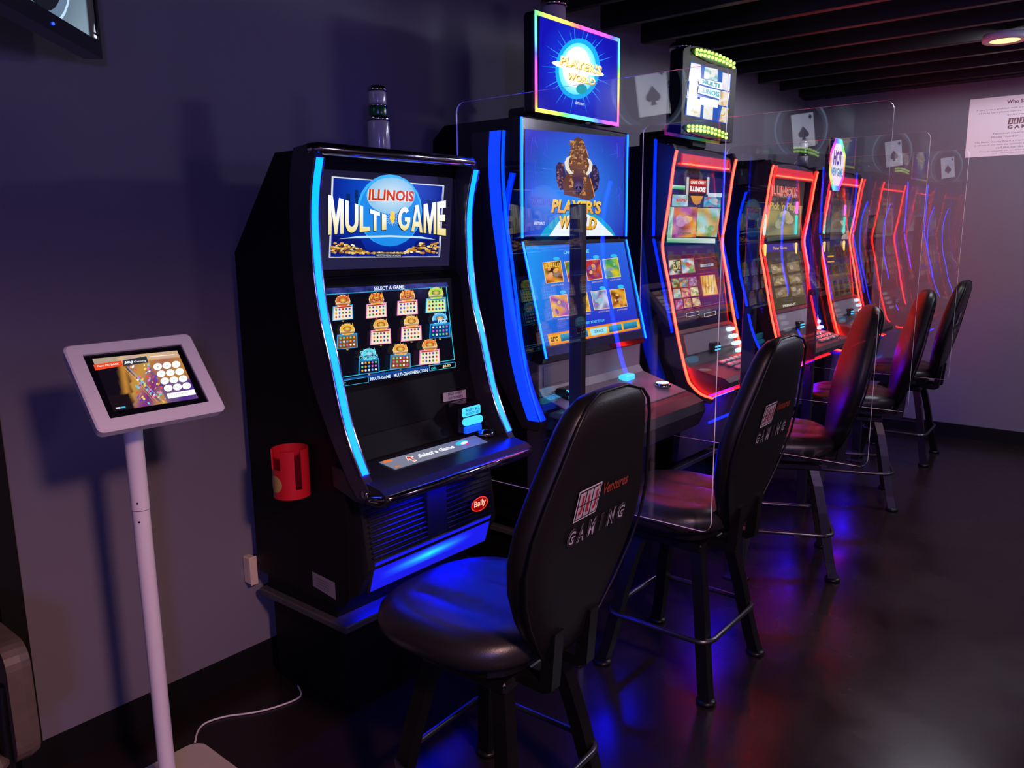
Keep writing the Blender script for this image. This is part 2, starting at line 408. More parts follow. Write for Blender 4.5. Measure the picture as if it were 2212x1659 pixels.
def tower(parent, x, y, z, s=1.0, lit=False):     # service light: base, clear lens, green lens, white lens, cap
    t = MB(); t.lathe([(.048*s, 0), (.048*s, .012*s), (.040*s, .016*s), (.038*s, .026*s)], 20, (x, y, z)); b0 = t.build('tower_base', M_CHR, parent)
    for nm, z0, z1, r, m in (('clear_lens', .026, .120, .036, M_LENSC), ('green_lens', .136, .164, .030, M_LENSG), ('white_lens', .172, .212, .0285, M_LENSC)):
        t = MB(); t.lathe([(r*.97*s, z0*s), (r*s, (z0+.006)*s), (r*s, (z1-.006)*s), (r*.97*s, z1*s)], 20, (x, y, z)); t.build(nm, m, b0)
    for z0, z1, r in ((.120, .136, .037), (.164, .172, .031)):
        t = MB(); t.lathe([(r*.96*s, z0*s), (r*s, (z0+.003)*s), (r*s, (z1-.003)*s), (r*.9*s, z1*s)], 20, (x, y, z)); t.build('chrome_ring', M_CHR, b0)
    t = MB(); t.lathe([(.031*s, .212*s), (.032*s, .218*s), (.030*s, .226*s), (.020*s, .231*s), (.004*s, .232*s)], 20, (x, y, z)); t.build('cap', M_CHR, b0)

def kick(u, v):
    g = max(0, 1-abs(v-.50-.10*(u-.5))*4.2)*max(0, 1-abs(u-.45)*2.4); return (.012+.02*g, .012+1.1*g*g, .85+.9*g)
def paint_kick_glow(t, xa, za, xb, zb, hw_):     # blue glow and cyan streak painted as emission over the kick plate
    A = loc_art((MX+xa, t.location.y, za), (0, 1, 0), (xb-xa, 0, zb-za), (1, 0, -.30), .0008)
    A.grid([(-hw_, .97), (hw_, .97), (hw_, .03), (-hw_, .03)], 24, 8, kick); A.build('painted_kick_glow', M_SCR, t)
# ================================================================== MACHINE 1 (multi-game screen, blue curved strips)
t1 = thing('slot_machine', 'slot machine with multi-game logo screen and curved cyan-blue side strips', 'slot machine', (MX, 1.785, 0), group='slot machines along the wall')
HW = .345
b = MB(); b.prism([(0, .40), (0, 1.50), (.255, 1.795), (.40, 1.795), (.372, 1.74), (.368, 1.42), (.390, 1.395), (.425, 1.06), (.455, .95), (.50, .865), (.50, .80), (.50, .44), (.47, .40)], -HW+.012, HW-.012)
b.build('cabinet_body', M_BLK, t1)
F1 = smooth_path([(.462, 1.768), (.438, 1.69), (.424, 1.60), (.424, 1.50), (.430, 1.40), (.450, 1.29), (.480, 1.187), (.520, 1.03), (.556, .935), (.598, .858)], 3)
B1 = smooth_path([(.575, .785), (.520, .86), (.455, .97), (.385, 1.12), (.345, 1.28), (.325, 1.45), (.325, 1.60), (.338, 1.72), (.365, 1.80)], 3)
for sg in (-1, 1):
    y0, y1 = (-HW, -HW+.030) if sg < 0 else (HW-.030, HW)
    w = MB(); w.prism(F1+[(.625, .82), (.62, .785)]+B1+[(.43, 1.806), (.452, 1.795)], y0, y1); wo = w.build('side_wing', M_WING, t1)
    w = ribbon(F1, sg*(HW-.015), .021, .001); w.build('led_strip', M_BLUE, wo)
    for yy in (sg*(HW+.001), sg*(HW-.030)):
        w = MB(); w.tube([(x+.002, yy, z) for x, z in F1], .004, 6); w.build('chrome_edge', M_CHR, wo)
# dark hinge bracket at the foot of each wing
    w = MB(); w.rings([[(.612+r*math.cos(a*math.pi/8), sg*(HW+yy), .806+r*math.sin(a*math.pi/8)) for a in range(16)] for r, yy in ((.014, -.002), (.014, .004), (.010, .006))]); w.build('hinge_cap', M_CHR, wo)
b = MB(); b.tube([(.430, -HW, 1.790), (.445, -HW+.02, 1.795), (.445, HW-.02, 1.795), (.430, HW, 1.790)], .018, 12); b.build('top_rail', M_CHR, t1)
b = MB(); b.bbox(.368, .372, -.315, .315, 1.425, 1.775, .002); b.build('upper_bezel', M_GLOSS, t1)
b = MB(); b.prism([(.372, 1.42), (.385, 1.395), (.418, 1.06), (.45, .935), (.467, .935), (.4295, 1.07), (.393, 1.40)], -.315, .315); b.build('lower_bezel', M_BLK, t1)
# upper screen picture
P = Vector((MX+.3745, 0, 1.6)); A = px_art(P, (1, 0, 0))
A.poly([(672, 352), (978, 373), (970, 574), (672, 584)], [hx('#1c1b38'), hx('#16152a'), hx('#262040'), hx('#262447')]); A.layer()
Z = zc(500, 160, 3.16)
A.grid(Z((668, 1248), (1418, 1245), (1448, 765), (690, 705)), 24, 16, lambda u, v: lerp(hx('#0a1a8c'), hx('#0a5ae0', 1.0), max(0, 1-abs(u-.5)*1.9)*min(1, v*1.3)))
A.frame(Z((664, 1254), (1422, 1250), (1452, 760), (684, 698)), .016, hx('#dfe6ee')); A.layer()
A.ell(*Z((1078, 930))[:1], 222/3.16, 245/3.16, hx('#3cb4ff', 1.0)); A.layer()
A.ell(*Z((1080, 940))[:1], 210/3.16, 236/3.16, hx('#1f8ff0'), cc=hx('#2f7fd8')); A.layer()
A.ell(*Z((1085, 830))[:1], 165/3.16, 125/3.16, hx('#8cc6ee'), cc=hx('#d9ecf6')); A.layer()
for x0, x1_, yt in ((780, 808, 815), (840, 862, 790), (1300, 1325, 880), (1330, 1360, 858), (1370, 1384, 850)):
    A.poly(Z((x0, 900), (x1_, 900), (x1_, yt+3), (x0, yt)), hx('#0a2a66'))
A.poly(Z((690, 1100), (880, 1130), (920, 1205), (1230, 1205), (1260, 1140), (1410, 1110), (1412, 1225), (680, 1228)), hx('#0b1668')); A.layer()
A.poly(Z((730, 1125), (870, 1105), (1080, 1100), (1290, 1108), (1390, 1130), (1290, 1122), (1080, 1113), (870, 1120)), hx('#bfe6ff')); A.layer()
for k in range(230):                                     # heaps of coins
    u = random.random(); x = 685+u*722; e = min(u, 1-u); top = 1150+min(70, max(0, (e-.16))*400)
    y = random.uniform(top, 1224)
    A.ell(*Z((x, y))[:1], random.uniform(8, 16)/3.16, random.uniform(4, 9)/3.16, random.choice([hx('#e8a531'), hx('#f7cf6a'), hx('#9c6412'), hx('#c8841f'), hx('#fff0b0'), hx('#6b4208')]), 8)
A.layer()
for a in range(20):                                      # small sunburst between the words
    an = a*math.pi/10; A.line(Z((1096+22*math.cos(an), 985+28*math.sin(an)), (1096+44*math.cos(an), 985+52*math.sin(an))), .7, hx('#bfe0ff'))
A.poly(Z((1085, 935), (1108, 937), (1112, 985), (1102, 1020), (1088, 1015), (1075, 985)), hx('#ffd84a'))
def arc(cx, cy, rx, ry, a0, a1, n=10): return [(cx+rx*math.cos(math.radians(a0+(a1-a0)*k/n)), cy+ry*math.sin(math.radians(a0+(a1-a0)*k/n))) for k in range(n+1)]
GL = {'M': [[(0, 0), (0, 1), (.30, 1), (.5, .42), (.70, 1), (1, 1), (1, 0), (.79, 0), (.79, .66), (.58, 0), (.42, 0), (.21, .66), (.21, 0)]],
      'U': [[(0, 1), (0, .35)]+arc(.5, .35, .5, .35, 180, 360)+[(1, .35), (1, 1), (.73, 1), (.73, .36)]+arc(.5, .36, .23, .16, 360, 180)+[(.27, 1)]],
      'L': [[(0, 0), (0, 1), (.34, 1), (.34, .2), (1, .2), (1, 0)]], 'T': [[(0, 1), (1, 1), (1, .8), (.65, .8), (.65, 0), (.35, 0), (.35, .8), (0, .8)]], 'I': [[(0, 0), (1, 0), (1, 1), (0, 1)]],
      'A': [[(0, 0), (.36, 1), (.5, 1), (.5, .84), (.25, 0)], [(1, 0), (.64, 1), (.5, 1), (.5, .84), (.75, 0)], [(.30, .2), (.70, .2), (.63, .38), (.37, .38)]],
      'E': [[(0, 0), (0, 1), (1, 1), (1, .8), (.32, .8), (.32, .6), (.92, .6), (.92, .41), (.32, .41), (.32, .2), (1, .2), (1, 0)]],
      'G': [arc(.5, .5, .5, .5, 40, 345, 20)+[(1, .37), (1, .55), (.55, .55), (.55, .38), (.72, .38), (.72, .28)]+arc(.5, .5, .24, .30, 310, 50, 14)]}
def letters(A, word, quads, c1, c2, sh, bold=.05):
    for ch, q in zip(word, quads):
        for g in GL[ch]: A.poly([(x-1.0+(u-.5)*1.6, y+1.0-(v-.5)*2.0) for (u, v) in g for x, y in [bil(q, u, v)]], sh)
    A.layer()
    for ch, q in zip(word, quads):
        for g in GL[ch]: A.poly([bil(q, u, v) for u, v in g], [lerp(c2, c1, min(1, v*1.5)) for u, v in g])
def arcword(A, word, xs, top, bot, c1, c2, sh, bold=.05):   # xs: letter edges; top/bot: functions of x
    letters(A, word, [[(a, bot(a)), (c, bot(c)), (c, top(c)), (a, top(a))] for a, c in xs], c1, c2, sh, bold)
XS = [(656, 760), (772, 860), (870, 940), (942, 1008), (1022, 1052)]; XS = [(500+a/3.16, 500+c/3.16) for a, c in XS]
tp = lambda x: 160+(822+(x-706)*.95*1.0)/3.16 if x < 740 else 160+(854+(x-740)*1.15)/3.16
bt = lambda x: 160+(1098-(x-706)*.28)/3.16
arcword(A, 'MULTI', XS, tp, bt, hx('#ffffff', 1.1), hx('#f3df86'), hx('#131c3c'))
XS = [(1132, 1215), (1222, 1300), (1306, 1392), (1398, 1458)]; XS = [(500+a/3.16, 500+c/3.16) for a, c in XS]
arcword(A, 'GAME', XS, lambda x: 160+(915-(x-858)*.50)/3.16, lambda x: 160+(1062+(x-858)*.40)/3.16, hx('#ffffff', 1.1), hx('#f3df86'), hx('#131c3c'))
q = Z((928, 862), (1238, 872), (1242, 800), (934, 783)); A.text('ILLINOIS', [(x-.8, y+1) for x, y in q], hx('#fff2e0'), bold=.08); A.layer(); A.text('ILLINOIS', q, hx('#e0421c'), hx('#c22f16'), bold=.035)
A.poly(Z((975, 1250), (1158, 1250), (1158, 1226), (975, 1224)), hx('#141a4a')); A.layer()
A.text('MALFUNCTION VOIDS ALL PLAYS AND PAYS', Z((984, 1244), (1150, 1246), (1150, 1232), (984, 1230)), hx('#dfe6f4'))
A.build('upper_screen', M_SCR, t1)
# lower screen picture
def plane2(xa, za, xb, zb): return Vector((xa, 0, za)), Vector((zb-za, 0, -(xb-xa)))
P, N = plane2(MX+.3985, 1.39, MX+.4325, 1.07); A = px_art(P, N)
Z = zc(500, 580, 3.16)
A.poly(Z((585, 142), (1475, 93), (1532, 690), (720, 822)), hx('#0c0a16')); A.layer()
A.grid(Z((585, 190), (1478, 125), (1474, 93), (585, 138)), 30, 2, lambda u, v: lerp(hx('#16205c'), hx('#3c3f8c'), .5+.5*math.sin(u*40+v*3)))
A.line(Z((585, 182), (1465, 125), (1522, 622), (722, 748)), 1.3, hx('#32d8f0')); A.layer()
A.text('SELECT A GAME', Z((972, 150), (1180, 138), (1178, 112), (972, 124)), hx('#e8f4ff'), bold=.02)
A.grid(Z((728, 806), (1530, 672), (1522, 634), (722, 760)), 24, 2, lambda u, v: lerp(hx('#0c1d66'), hx('#1a4fa0'), v))
A.layer(); A.text('MULTI-GAME', Z((946, 766), (1086, 746), (1084, 724), (946, 744)), hx('#dff4ff'), bold=.02)
A.text('MULTI-DENOMINATION', Z((1108, 742), (1338, 704), (1336, 682), (1106, 718)), hx('#dff4ff'), bold=.02)
A.poly(Z((728, 808), (934, 776), (932, 740), (724, 772)), hx('#06060f')); A.poly(Z((1350, 700), (1528, 672), (1526, 640), (1350, 664)), hx('#06060f')); A.layer()
A.line(Z((724, 772), (932, 740), (934, 776), (728, 808)), .7, hx('#4fd6f0')); A.line(Z((1350, 664), (1526, 640), (1528, 672), (1350, 700), (1350, 664)), .7, hx('#4fd6f0'))
A.text('SELECT', Z((716, 806), (780, 797), (778, 775), (714, 784)), hx('#38d8e8'), bold=.02); A.text('CASH', Z((1362, 692), (1396, 687), (1394, 670), (1361, 675)), hx('#38d8e8'), bold=.02)
A.text('$0.00', Z((1440, 680), (1494, 671), (1492, 652), (1440, 660)), hx('#ffe9a8'), bold=.02); A.layer()
ICONS = [((757, 270), '#e0653a', 0), ((985, 255), '#f09a2a', 1), ((1195, 235), '#f0a02a', 1), ((1388, 218), '#b4e03a', 2), ((780, 465), '#f0b030', 3), ((1008, 435), '#f0a63c', 1),
         ((1215, 412), '#f0b04c', 1), ((1408, 392), '#4fc0ff', 4), ((922, 635), '#4fd8e0', 5), ((1135, 602), '#f0a03a', 3), ((1333, 572), '#f0762a', 1)]
for i, ((x, y), c, kd) in enumerate(ICONS):
    sk = -.10 if x < 1000 else -.08; rnd = random.Random(i+3); wd_, hg = 66, 40
    def S(dx, dy): return Z((x+dx, y+dy+dx*sk))[0]
    A.poly([S(-wd_-6, 82), S(wd_+6, 82), S(wd_+2, -18), S(-wd_-2, -18)], hx('#2fa8f0') if kd != 1 else hx('#f08ac8'))
    A.ell(S(0, -45), 52/3.16, 44/3.16, hx('#bfe0ff') if kd in (4, 5) else hx('#f6d8a0'), 14); A.layer()
    A.poly([S(-wd_, 78), S(wd_, 78), S(wd_-4, -12), S(-wd_+4, -12)], hx({2: '#d8f0a0', 3: '#8a4a1a', 4: '#123a7a', 5: '#101830'}.get(kd, '#f4e6cc')))
    A.ell(S(0, -46), 46/3.16, 38/3.16, hx(c), 14, cc=hx('#ffe27a') if kd in (1, 3) else hx(c)); A.layer()
    for r_ in range(3):
        for c_ in range(5):
            A.ell(S(-46+c_*23, 8+r_*25), 7/3.16, 8/3.16, random.Random(i*50+r_*7+c_).choice([hx('#c8321e'), hx('#3a58c8'), hx('#e8a020'), hx('#2a8a4a'), hx('#7a2a90'), hx('#20243a')] if kd not in (4, 5, 3) else [hx('#5fd8a0'), hx('#d85fd0'), hx('#ffffff'), hx('#f0a030'), hx('#5fb0ff')]), 7)
    hc = hx('#8a2410') if kd in (0, 1, 3) else hx('#1c6a3a') if kd == 2 else hx('#0c3a78')
    for k in range(5): A.poly([S(-36+k*18-7, -66), S(-36+k*18+7, -66), S(-36+k*18, -92-(6 if k == 2 else 0))], hx(c))
    A.ell(S(0, -52), 30/3.16, 20/3.16, hc, 12, cc=hx('#ffd860') if kd != 5 else hx('#bff4ff'))
    A.poly([S(-52, -22), S(52, -22), S(46, -40), S(-46, -40)], [hc, hc, hx('#ffe9b0'), hx('#ffe9b0')] if i not in (7, 8) else hc); A.layer()
    A.poly([S(-wd_+8, -10), S(wd_-8, -10), S(wd_-8, -2), S(-wd_+8, -2)], hx('#b8301c') if kd in (0, 1) else hx('#2f8ac0')); A.ell(S(0, 90), 8/3.16, 4/3.16, hx('#c8a850'), 8)
    if i in (1, 2): A.text('BLAZING', [S(-44, -30), S(44, -30), S(44, -52), S(-44, -52)], hx('#b4200c'), bold=.04); A.text('7 7 7', [S(-30, -58), S(30, -58), S(30, -84), S(-30, -84)], hx('#d8200c'), bold=.05)
    if i == 7: A.text('PICK', [S(-14, -20), S(48, -20), S(48, -46), S(-14, -46)], hx('#d8f2ff'), bold=.04)
    if i == 8: A.text('Shadow', [S(-62, -48), S(48, -48), S(48, -74), S(-62, -74)], hx('#7fe8f8'), bold=.02); A.text('Diamond', [S(-66, -20), S(58, -20), S(58, -44), S(-66, -44)], hx('#7fe8f8'), bold=.02)
A.build('lower_screen', M_SCR, t1)
# fascia below the screens: sticker and bill acceptor
P, N = plane2(MX+.4345, 1.07, MX+.472, .935); A = px_art(P, N, .0006)
Z = zc(500, 580, 3.16)
A.layer(); A.poly(Z((1446, 912), (1602, 882), (1598, 826), (1442, 852)), (.5, .42, .45)); A.layer()
A.text('BILLS ONLY', Z((1478, 868), (1572, 850), (1572, 834), (1477, 851)), (.03, .02, .04), bold=.03); A.text('NO TICKETS', Z((1480, 896), (1578, 879), (1576, 862), (1478, 880)), (.03, .02, .04), bold=.03)
A.build('bills_only_sticker', M_PRN, t1)
ba = MB(); ba.bbox(.455, .53, .155, .27, .865, .975, .012); bao = ba.build('bill_acceptor', M_GLOSS, t1)
ba = MB(); ba.bbox(.522, .548, .165, .255, .90, .925, .006); ba.build('bill_slot', M_CYAN, bao)
ba = MB(); ba.bbox(.520, .536, .165, .255, .930, .962, .004); ba.build('lit_plate', M_CYAN, bao)
ba = MB(); ba.bbox(.520, .545, .17, .25, .872, .895, .004); ba.build('lower_lip', M_BLUE2, bao)
A = loc_art((MX+.5365, 1.785+.170, .932), (0, .08, 0), (0, 0, .028), (1, 0, 0)); A.layer()
A.text('INSERT BILL', [(.05, .55), (.95, .55), (.95, .9), (.05, .9)], (.0, .03, .12), bold=.02); A.text('RECEIVE TICKET', [(.05, .1), (.95, .1), (.95, .45), (.05, .45)], (.0, .03, .12), bold=.02)
o = A.build('bill_lettering', M_PRN, bao)
# button deck (shelf) with a button screen and a round button
dk = MB(); dk.prism([(.455, .862), (.50, .858), (.672, .828), (.695, .815), (.70, .800), (.690, .783), (.66, .775), (.56, .772), (.46, .80)], -HW+.005, HW-.005)
dko = dk.build('button_deck', M_SATIN, t1)
dk = MB(); dk.tube([(.62, -HW-.002, .792), (.675, -HW+.004, .800), (.697, -HW+.03, .803), (.697, HW-.03, .803), (.675, HW-.004, .800), (.62, HW+.002, .792)], [.010, .012, .013, .013, .012, .010], 10); dk.build('chrome_lip', M_CHR, dko)
P, N = plane2(MX+.50, .8588, MX+.672, .8288); A = px_art(P+N.normalized()*-.0, N)
Z = zc(500, 580, 3.16); A.layer(); A.layer()
A.grid(Z((1118, 1374), (1750, 1186), (1660, 1140), (1004, 1324)), 20, 4, lambda u, v: lerp(hx('#7d8094'), hx('#4a5aa8'), max(0, (u-.5)*1.6)))
A.layer()
A.poly(Z((1038, 1332), (1098, 1318), (1100, 1308), (1062, 1306), (1032, 1318)), hx('#e87a3a')); A.poly(Z((1120, 1362), (1152, 1352), (1150, 1344), (1118, 1352)), hx('#e87a3a'))
A.poly(Z((1186, 1284), (1246, 1284), (1228, 1297), (1270, 1312), (1250, 1322), (1214, 1304), (1206, 1316)), hx('#ffffff')); A.layer()
A.poly(Z((1192, 1288), (1236, 1288), (1220, 1297), (1262, 1311), (1250, 1317), (1212, 1300), (1205, 1309)), hx('#d83a2a'))
A.text('Select a Game', Z((1282, 1296), (1528, 1226), (1506, 1206), (1268, 1272)), hx('#f2f6ff'), bold=.05)
A.ell(*Z((1572, 1192))[:1], 14, 5, hx('#37c7e8'), 14, -.25); A.layer(); A.ell(*Z((1588, 1194))[:1], 8, 3, hx('#f2f2f8'), 12, -.25); A.ell(*Z((1612, 1200))[:1], 4, 2, hx('#d83a5a'), 10, -.25)
A.build('button_screen', M_SCR, dko)
bt_ = MB(); bt_.lathe([(.030, 0), (.034, .006), (.032, .016), (.026, .018), (.025, .022), (.012, .027), (.001, .028)], 24, (.545, .265, .849)); bt_.build('spin_button', M_CHR, dko)
# belly door: louvres on both sides of a centre panel, lit badge, kick plate, LED under the deck
b = MB(); b.prism([(.50, .44), (.555, .535), (.555, .56), (.53, .76), (.50, .78)], -.30, .30); bd = b.build('belly_door', M_SATIN, t1)
sl = MB(); sl.bbox(-.003, .012, -.118, .118, -.0035, .0035, .002); sl0 = None
for k in range(11):
    z = .572+k*.0165; x = .555-(z-.56)*.125
    for y in (-.165, .165):
        if sl0 is None: sl0 = sl.build('louvre', M_SATIN, bd); o = sl0
        else: o = bpy.data.objects.new('louvre', sl0.data); COL.objects.link(o); o.parent = bd
        o.location = (x, y, z)
b = MB(); b.bbox(.54, .566, -.045, .045, .565, .755, .006); b.build('centre_panel', M_SATIN, bd)
b = MB(); b.add([(.5585, -.275, .555), (.5585, .275, .555), (.525, .275, .445), (.525, -.275, .445), (.553, -.275, .556), (.553, .275, .556), (.515, .275, .445), (.515, -.275, .445)],
      [(0, 3, 2, 1), (4, 5, 6, 7), (0, 1, 5, 4), (2, 3, 7, 6), (0, 4, 7, 3), (1, 2, 6, 5)]); b.build('kick_plate', M_STEEL, t1)
b = MB(); b.bbox(.60, .616, -.11, .11, .764, .771, .002); b.build('under_deck_led', M_BLUEU, t1)
paint_kick_glow(t1, .5595, .5555, .526, .4455, .272)
A = loc_art((MX+.5475, 1.785, .62), (0, 1, 0), (0, 0, 1), (.99, 0, .12)); A.layer()
c = (.205, -.005)
A.ell(c, .044, .026, hx('#ff3a2a', 1.2)); A.layer(); A.ell(c, .040, .0225, hx('#8c0408')); A.layer()
A.text('Bally', [(c[0]-.031, c[1]-.013), (c[0]+.031, c[1]-.013), (c[0]+.034, c[1]+.015), (c[0]-.028, c[1]+.015)], hx('#ffb49c', 1.3), bold=.02)
A.n = Vector((1, 0, 0)); [A.v.__setitem__(i, v+Vector((.018, 0, 0))) for i, v in enumerate(A.v)]
b = MB(); b.rings([[(.543+dx, .205+r*.046*math.cos(a*math.pi/12), .615+r*.0275*math.sin(a*math.pi/12)) for a in range(24)] for dx, r in ((0, 1), (.018, 1), (.0215, .96))]); lg = b.build('badge_housing', M_GLOSS, bd)
A.build('lit_badge', M_SCR, lg)
b = MB(); b.bbox(.640, .648, .10, .165, .772, .7755, .001); b.build('red_indicator', M_REDD, t1)
b = MB(); b.bbox(.408, .420, -.24, .24, .388, .3985, .002); b.build('added_base_led', led('added_blue_led', (.0, .004, 1.0), 70), st0)  # hidden strip added to throw blue light on the stand's top board
# asset label on the side
A = loc_art((MX, 1.785-HW+.0115, 0), (1, 0, 0), (0, 0, 1), (0, -1, 0), .0006); A.layer()
A.poly([(.316, .432), (.432, .418), (.432, .476), (.316, .482)], (.22, .19, .22)); A.layer()
for k in range(4): A.poly([(.336, .438+k*.009), (.40, .435+k*.009), (.40, .438+k*.009), (.336, .441+k*.009)], (.12, .1, .12))
A.build('asset_label', M_PRN, t1)
tower(t1, .305, .035, 1.795, 1.0)

# red cup holder fixed to the side of machine 1
ch = thing('cup_holder', 'red plastic cup holder with gold sticker on the side of the multi-game machine', 'cup holder', (MX+.318, 1.785-HW-.0460, .757))
def cup_ring(r, z0, z1, gaps):           # wall segments of an open slotted cup
    m = MB(); n = 48
    for k in range(n):
        a0, a1 = 2*math.pi*k/n, 2*math.pi*(k+1)/n; am = math.degrees((a0+a1)/2) % 360; lo, hi = z0, z1
        segs = [(z0, z1)]
        for g0, g1, h0, h1 in gaps:
            if g0 <= am <= g1: segs = [s_ for s_ in ((z0, h0), (h1, z1)) if s_[1]-s_[0] > .001]
        for lo, hi in segs:
            vs = [(rr*math.cos(a), rr*math.sin(a), z) for z in (lo, hi) for rr in (r, r-.004) for a in (a0, a1)]
            m.add(vs, [(0, 1, 5, 4), (3, 2, 6, 7), (4, 5, 7, 6), (1, 0, 2, 3), (0, 4, 6, 2), (1, 3, 7, 5)])
    return m
cup_ring(.056, 0, .152, [(337, 357, .030, .152), (240, 292, .092, .152)]).build('slotted_cup', M_RED, ch)
m = MB(); m.lathe([(.001, 0), (.054, 0), (.054, .005), (.001, .005)], 32); m.build('cup_bottom', M_RED, ch)
m = MB(); vs = []; n = 16
for f_ in (0, .5, 1):
    for k in range(n):
        a = 2*math.pi*k/n; th = math.radians(268)+.027*f_*math.cos(a)/.056; vs.append((.0572*math.cos(th), .0572*math.sin(th), .048+.027*f_*math.sin(a)))
m.add(vs, [(L*n+k, L*n+(k+1) % n, (L+1)*n+(k+1) % n, (L+1)*n+k) for L in (0, 1) for k in range(n)]); m.build('gold_sticker', M_GOLD, ch)

# ================================================================== MACHINE 2 (bison screen, rainbow framed topper)
t2 = thing('slot_machine', 'slot machine with bison picture screen, blue strips and rainbow framed topper', 'slot machine', (MX, 2.755, 0), group='slot machines along the wall')
H2 = .39
b = MB(); b.prism([(0, .40), (0, 1.93), (.06, 1.975), (.41, 1.975), (.418, 1.53), (.44, 1.45), (.50, 1.10), (.49, 1.04), (.49, .44), (.46, .40)], -.372, .372); b.build('cabinet_body', M_BLK, t2)
W2 = smooth_path([(.374, 1.930), (.366, 1.83), (.368, 1.73), (.380, 1.60), (.405, 1.45), (.430, 1.28), (.458, 1.10), (.500, .95), (.548, .837)], 3)
for sg in (-1, 1):
    y0, y1 = (-H2, -H2+.018) if sg < 0 else (H2-.018, H2)
    w = MB(); w.prism(W2+[(.54, .80), (.46, .80), (.30, 1.05), (.22, 1.4), (.22, 1.93)], y0, y1); wo = w.build('side_wing', M_WING, t2)
    ribbon(W2, sg*(H2-.009), .014, .001).build('led_band', M_BLUE2, wo)
    w = MB(); n = len(W2); vs = [(x-.004, sg*(H2+dy), z) for dy in (.0008, .003) for x, z in W2]+[(x-.058, sg*(H2+dy), z) for dy in (.0008, .003) for x, z in W2]
    w.add(vs, [f for i in range(n-1) for f in ((n+i, n+i+1, 3*n+i+1, 3*n+i), (i, i+1, n+i+1, n+i), (2*n+i, 3*n+i, 3*n+i+1, 2*n+i+1))]); w.build('side_light_panel', led('blue_side_panel', (.001, .018, 1.0), 3.4), wo)
b = MB(); b.bbox(.41, .452, -.379, .379, 1.530, 1.978, .006); fo = b.build('upper_monitor', M_GLOSS, t2)
for sg in (-1, 1):
    b = MB(); b.bbox(.450, .4565, sg*.372-.004, sg*.372+.004, 1.533, 1.972, .001); b.build('led_strip', M_BLUE, fo)
b = MB(); b.prism([(.452, 1.523), (.562, 1.088), (.55, 1.062), (.52, 1.062), (.43, 1.45), (.43, 1.523)], -.379, .379); fl = b.build('lower_monitor', M_GLOSS, t2)
for sg in (-1, 1):
    b = MB(); b.prism([(.4525, 1.519), (.564, 1.082), (.568, 1.083), (.4565, 1.520)], sg*.372-.004, sg*.372+.004); b.build('led_strip', M_BLUE, fl)
P = Vector((MX+.4535, 0, 1.7)); A = px_art(P, (1, 0, 0)); Z = zc(1040, 0, 3.16)
Q2 = Z((296, 1614), (968, 1612), (978, 935), (298, 880))
rnd = random.Random(5); PH = [(rnd.uniform(2, 12), rnd.uniform(2, 12), rnd.uniform(0, 6), rnd.uniform(.2, 1)) for _ in range(9)]
def bluecloth(u, v):
    n = sum(a*math.sin(k*u+l*v+p+1.5*math.sin(l*u*.7+p)) for k, l, p, a in PH)/3
    g = max(0, 1-math.hypot((u-.5)*1.3, (v-.42)*1.1)*1.25)
    return lerp(lerp(hx('#16189c'), hx('#3c40e0'), .5+.3*n), hx('#2a8cff'), min(1, g*1.1))
A.grid(Q2, 40, 40, bluecloth); A.layer()
for k in range(26):                                     # pale creases of the blue cloth
    u, v = rnd.choice([rnd.uniform(.02, .3), rnd.uniform(.68, .97)]), rnd.uniform(.3, .95); l = rnd.uniform(.05, .16)
    A.line([bil(Q2, u, v), bil(Q2, u+.03*rnd.uniform(-1, 1), v-l*.5), bil(Q2, u+.06*rnd.uniform(-1, 1), v-l)], .9, hx('#4a5cff'))
A.layer()
A.poly(Z((398, 1612), (430, 1560), (500, 1490), (580, 1445), (660, 1425), (740, 1440), (820, 1490), (880, 1550), (915, 1610)), hx('#1ca8d8')); A.layer()
A.poly(Z((460, 1612), (530, 1510), (620, 1455), (700, 1450), (790, 1500), (850, 1560), (900, 1608)), hx('#f2fbff', 1.05)); A.layer()
BR = ['#3c2338', '#6a4032', '#8c5a3a', '#2a1a34']
def fur(poly, base, hi, n, seed, box):
    A.poly(Z(*poly), hx(base)); A.layer(); r = random.Random(seed)
    for k in range(n):
        x, y = r.uniform(box[0], box[1]), r.uniform(box[2], box[3]); A.ell(Z((x, y))[0], r.uniform(3, 8)/3.16, r.uniform(4, 12)/3.16, lerp(hx(base), hx(hi), r.random()), 7, r.uniform(0, 3))
    A.layer()
fur([(505, 1140), (525, 1105), (556, 1115), (575, 1200), (575, 1290), (535, 1298), (512, 1240)], '#3c2a50', '#c07850', 26, 1, (515, 555, 1125, 1280))
fur([(795, 1165), (775, 1125), (745, 1130), (735, 1230), (760, 1320), (790, 1290), (802, 1220)], '#2b2248', '#7a5a8a', 26, 2, (752, 792, 1140, 1290))
fur([(655, 935), (690, 955), (705, 1010), (722, 1070), (735, 1130), (728, 1190), (752, 1280), (765, 1345), (730, 1370), (640, 1345), (560, 1330), (548, 1250), (575, 1190), (562, 1130), (590, 1065), (612, 1005), (628, 950)], '#6a4030', '#e0a060', 190, 3, (598, 712, 960, 1330))
A.poly(Z((600, 1120), (705, 1120), (690, 1230), (682, 1300), (655, 1340), (632, 1300), (618, 1220)), [hx('#7a4a32'), hx('#8a5638'), hx('#4a3048'), hx('#3a2850'), hx('#2a1c38'), hx('#3a2850'), hx('#4a3048')]); A.layer()
A.ell(Z((655, 1272))[0], 11, 13, hx('#3a2c52'), 16, cc=hx('#6a5c94')); A.ell(Z((618, 1172))[0], 2.4, 3, hx('#e0b070'), 10); A.ell(Z((694, 1172))[0], 2.4, 3, hx('#e0b070'), 10); A.layer()
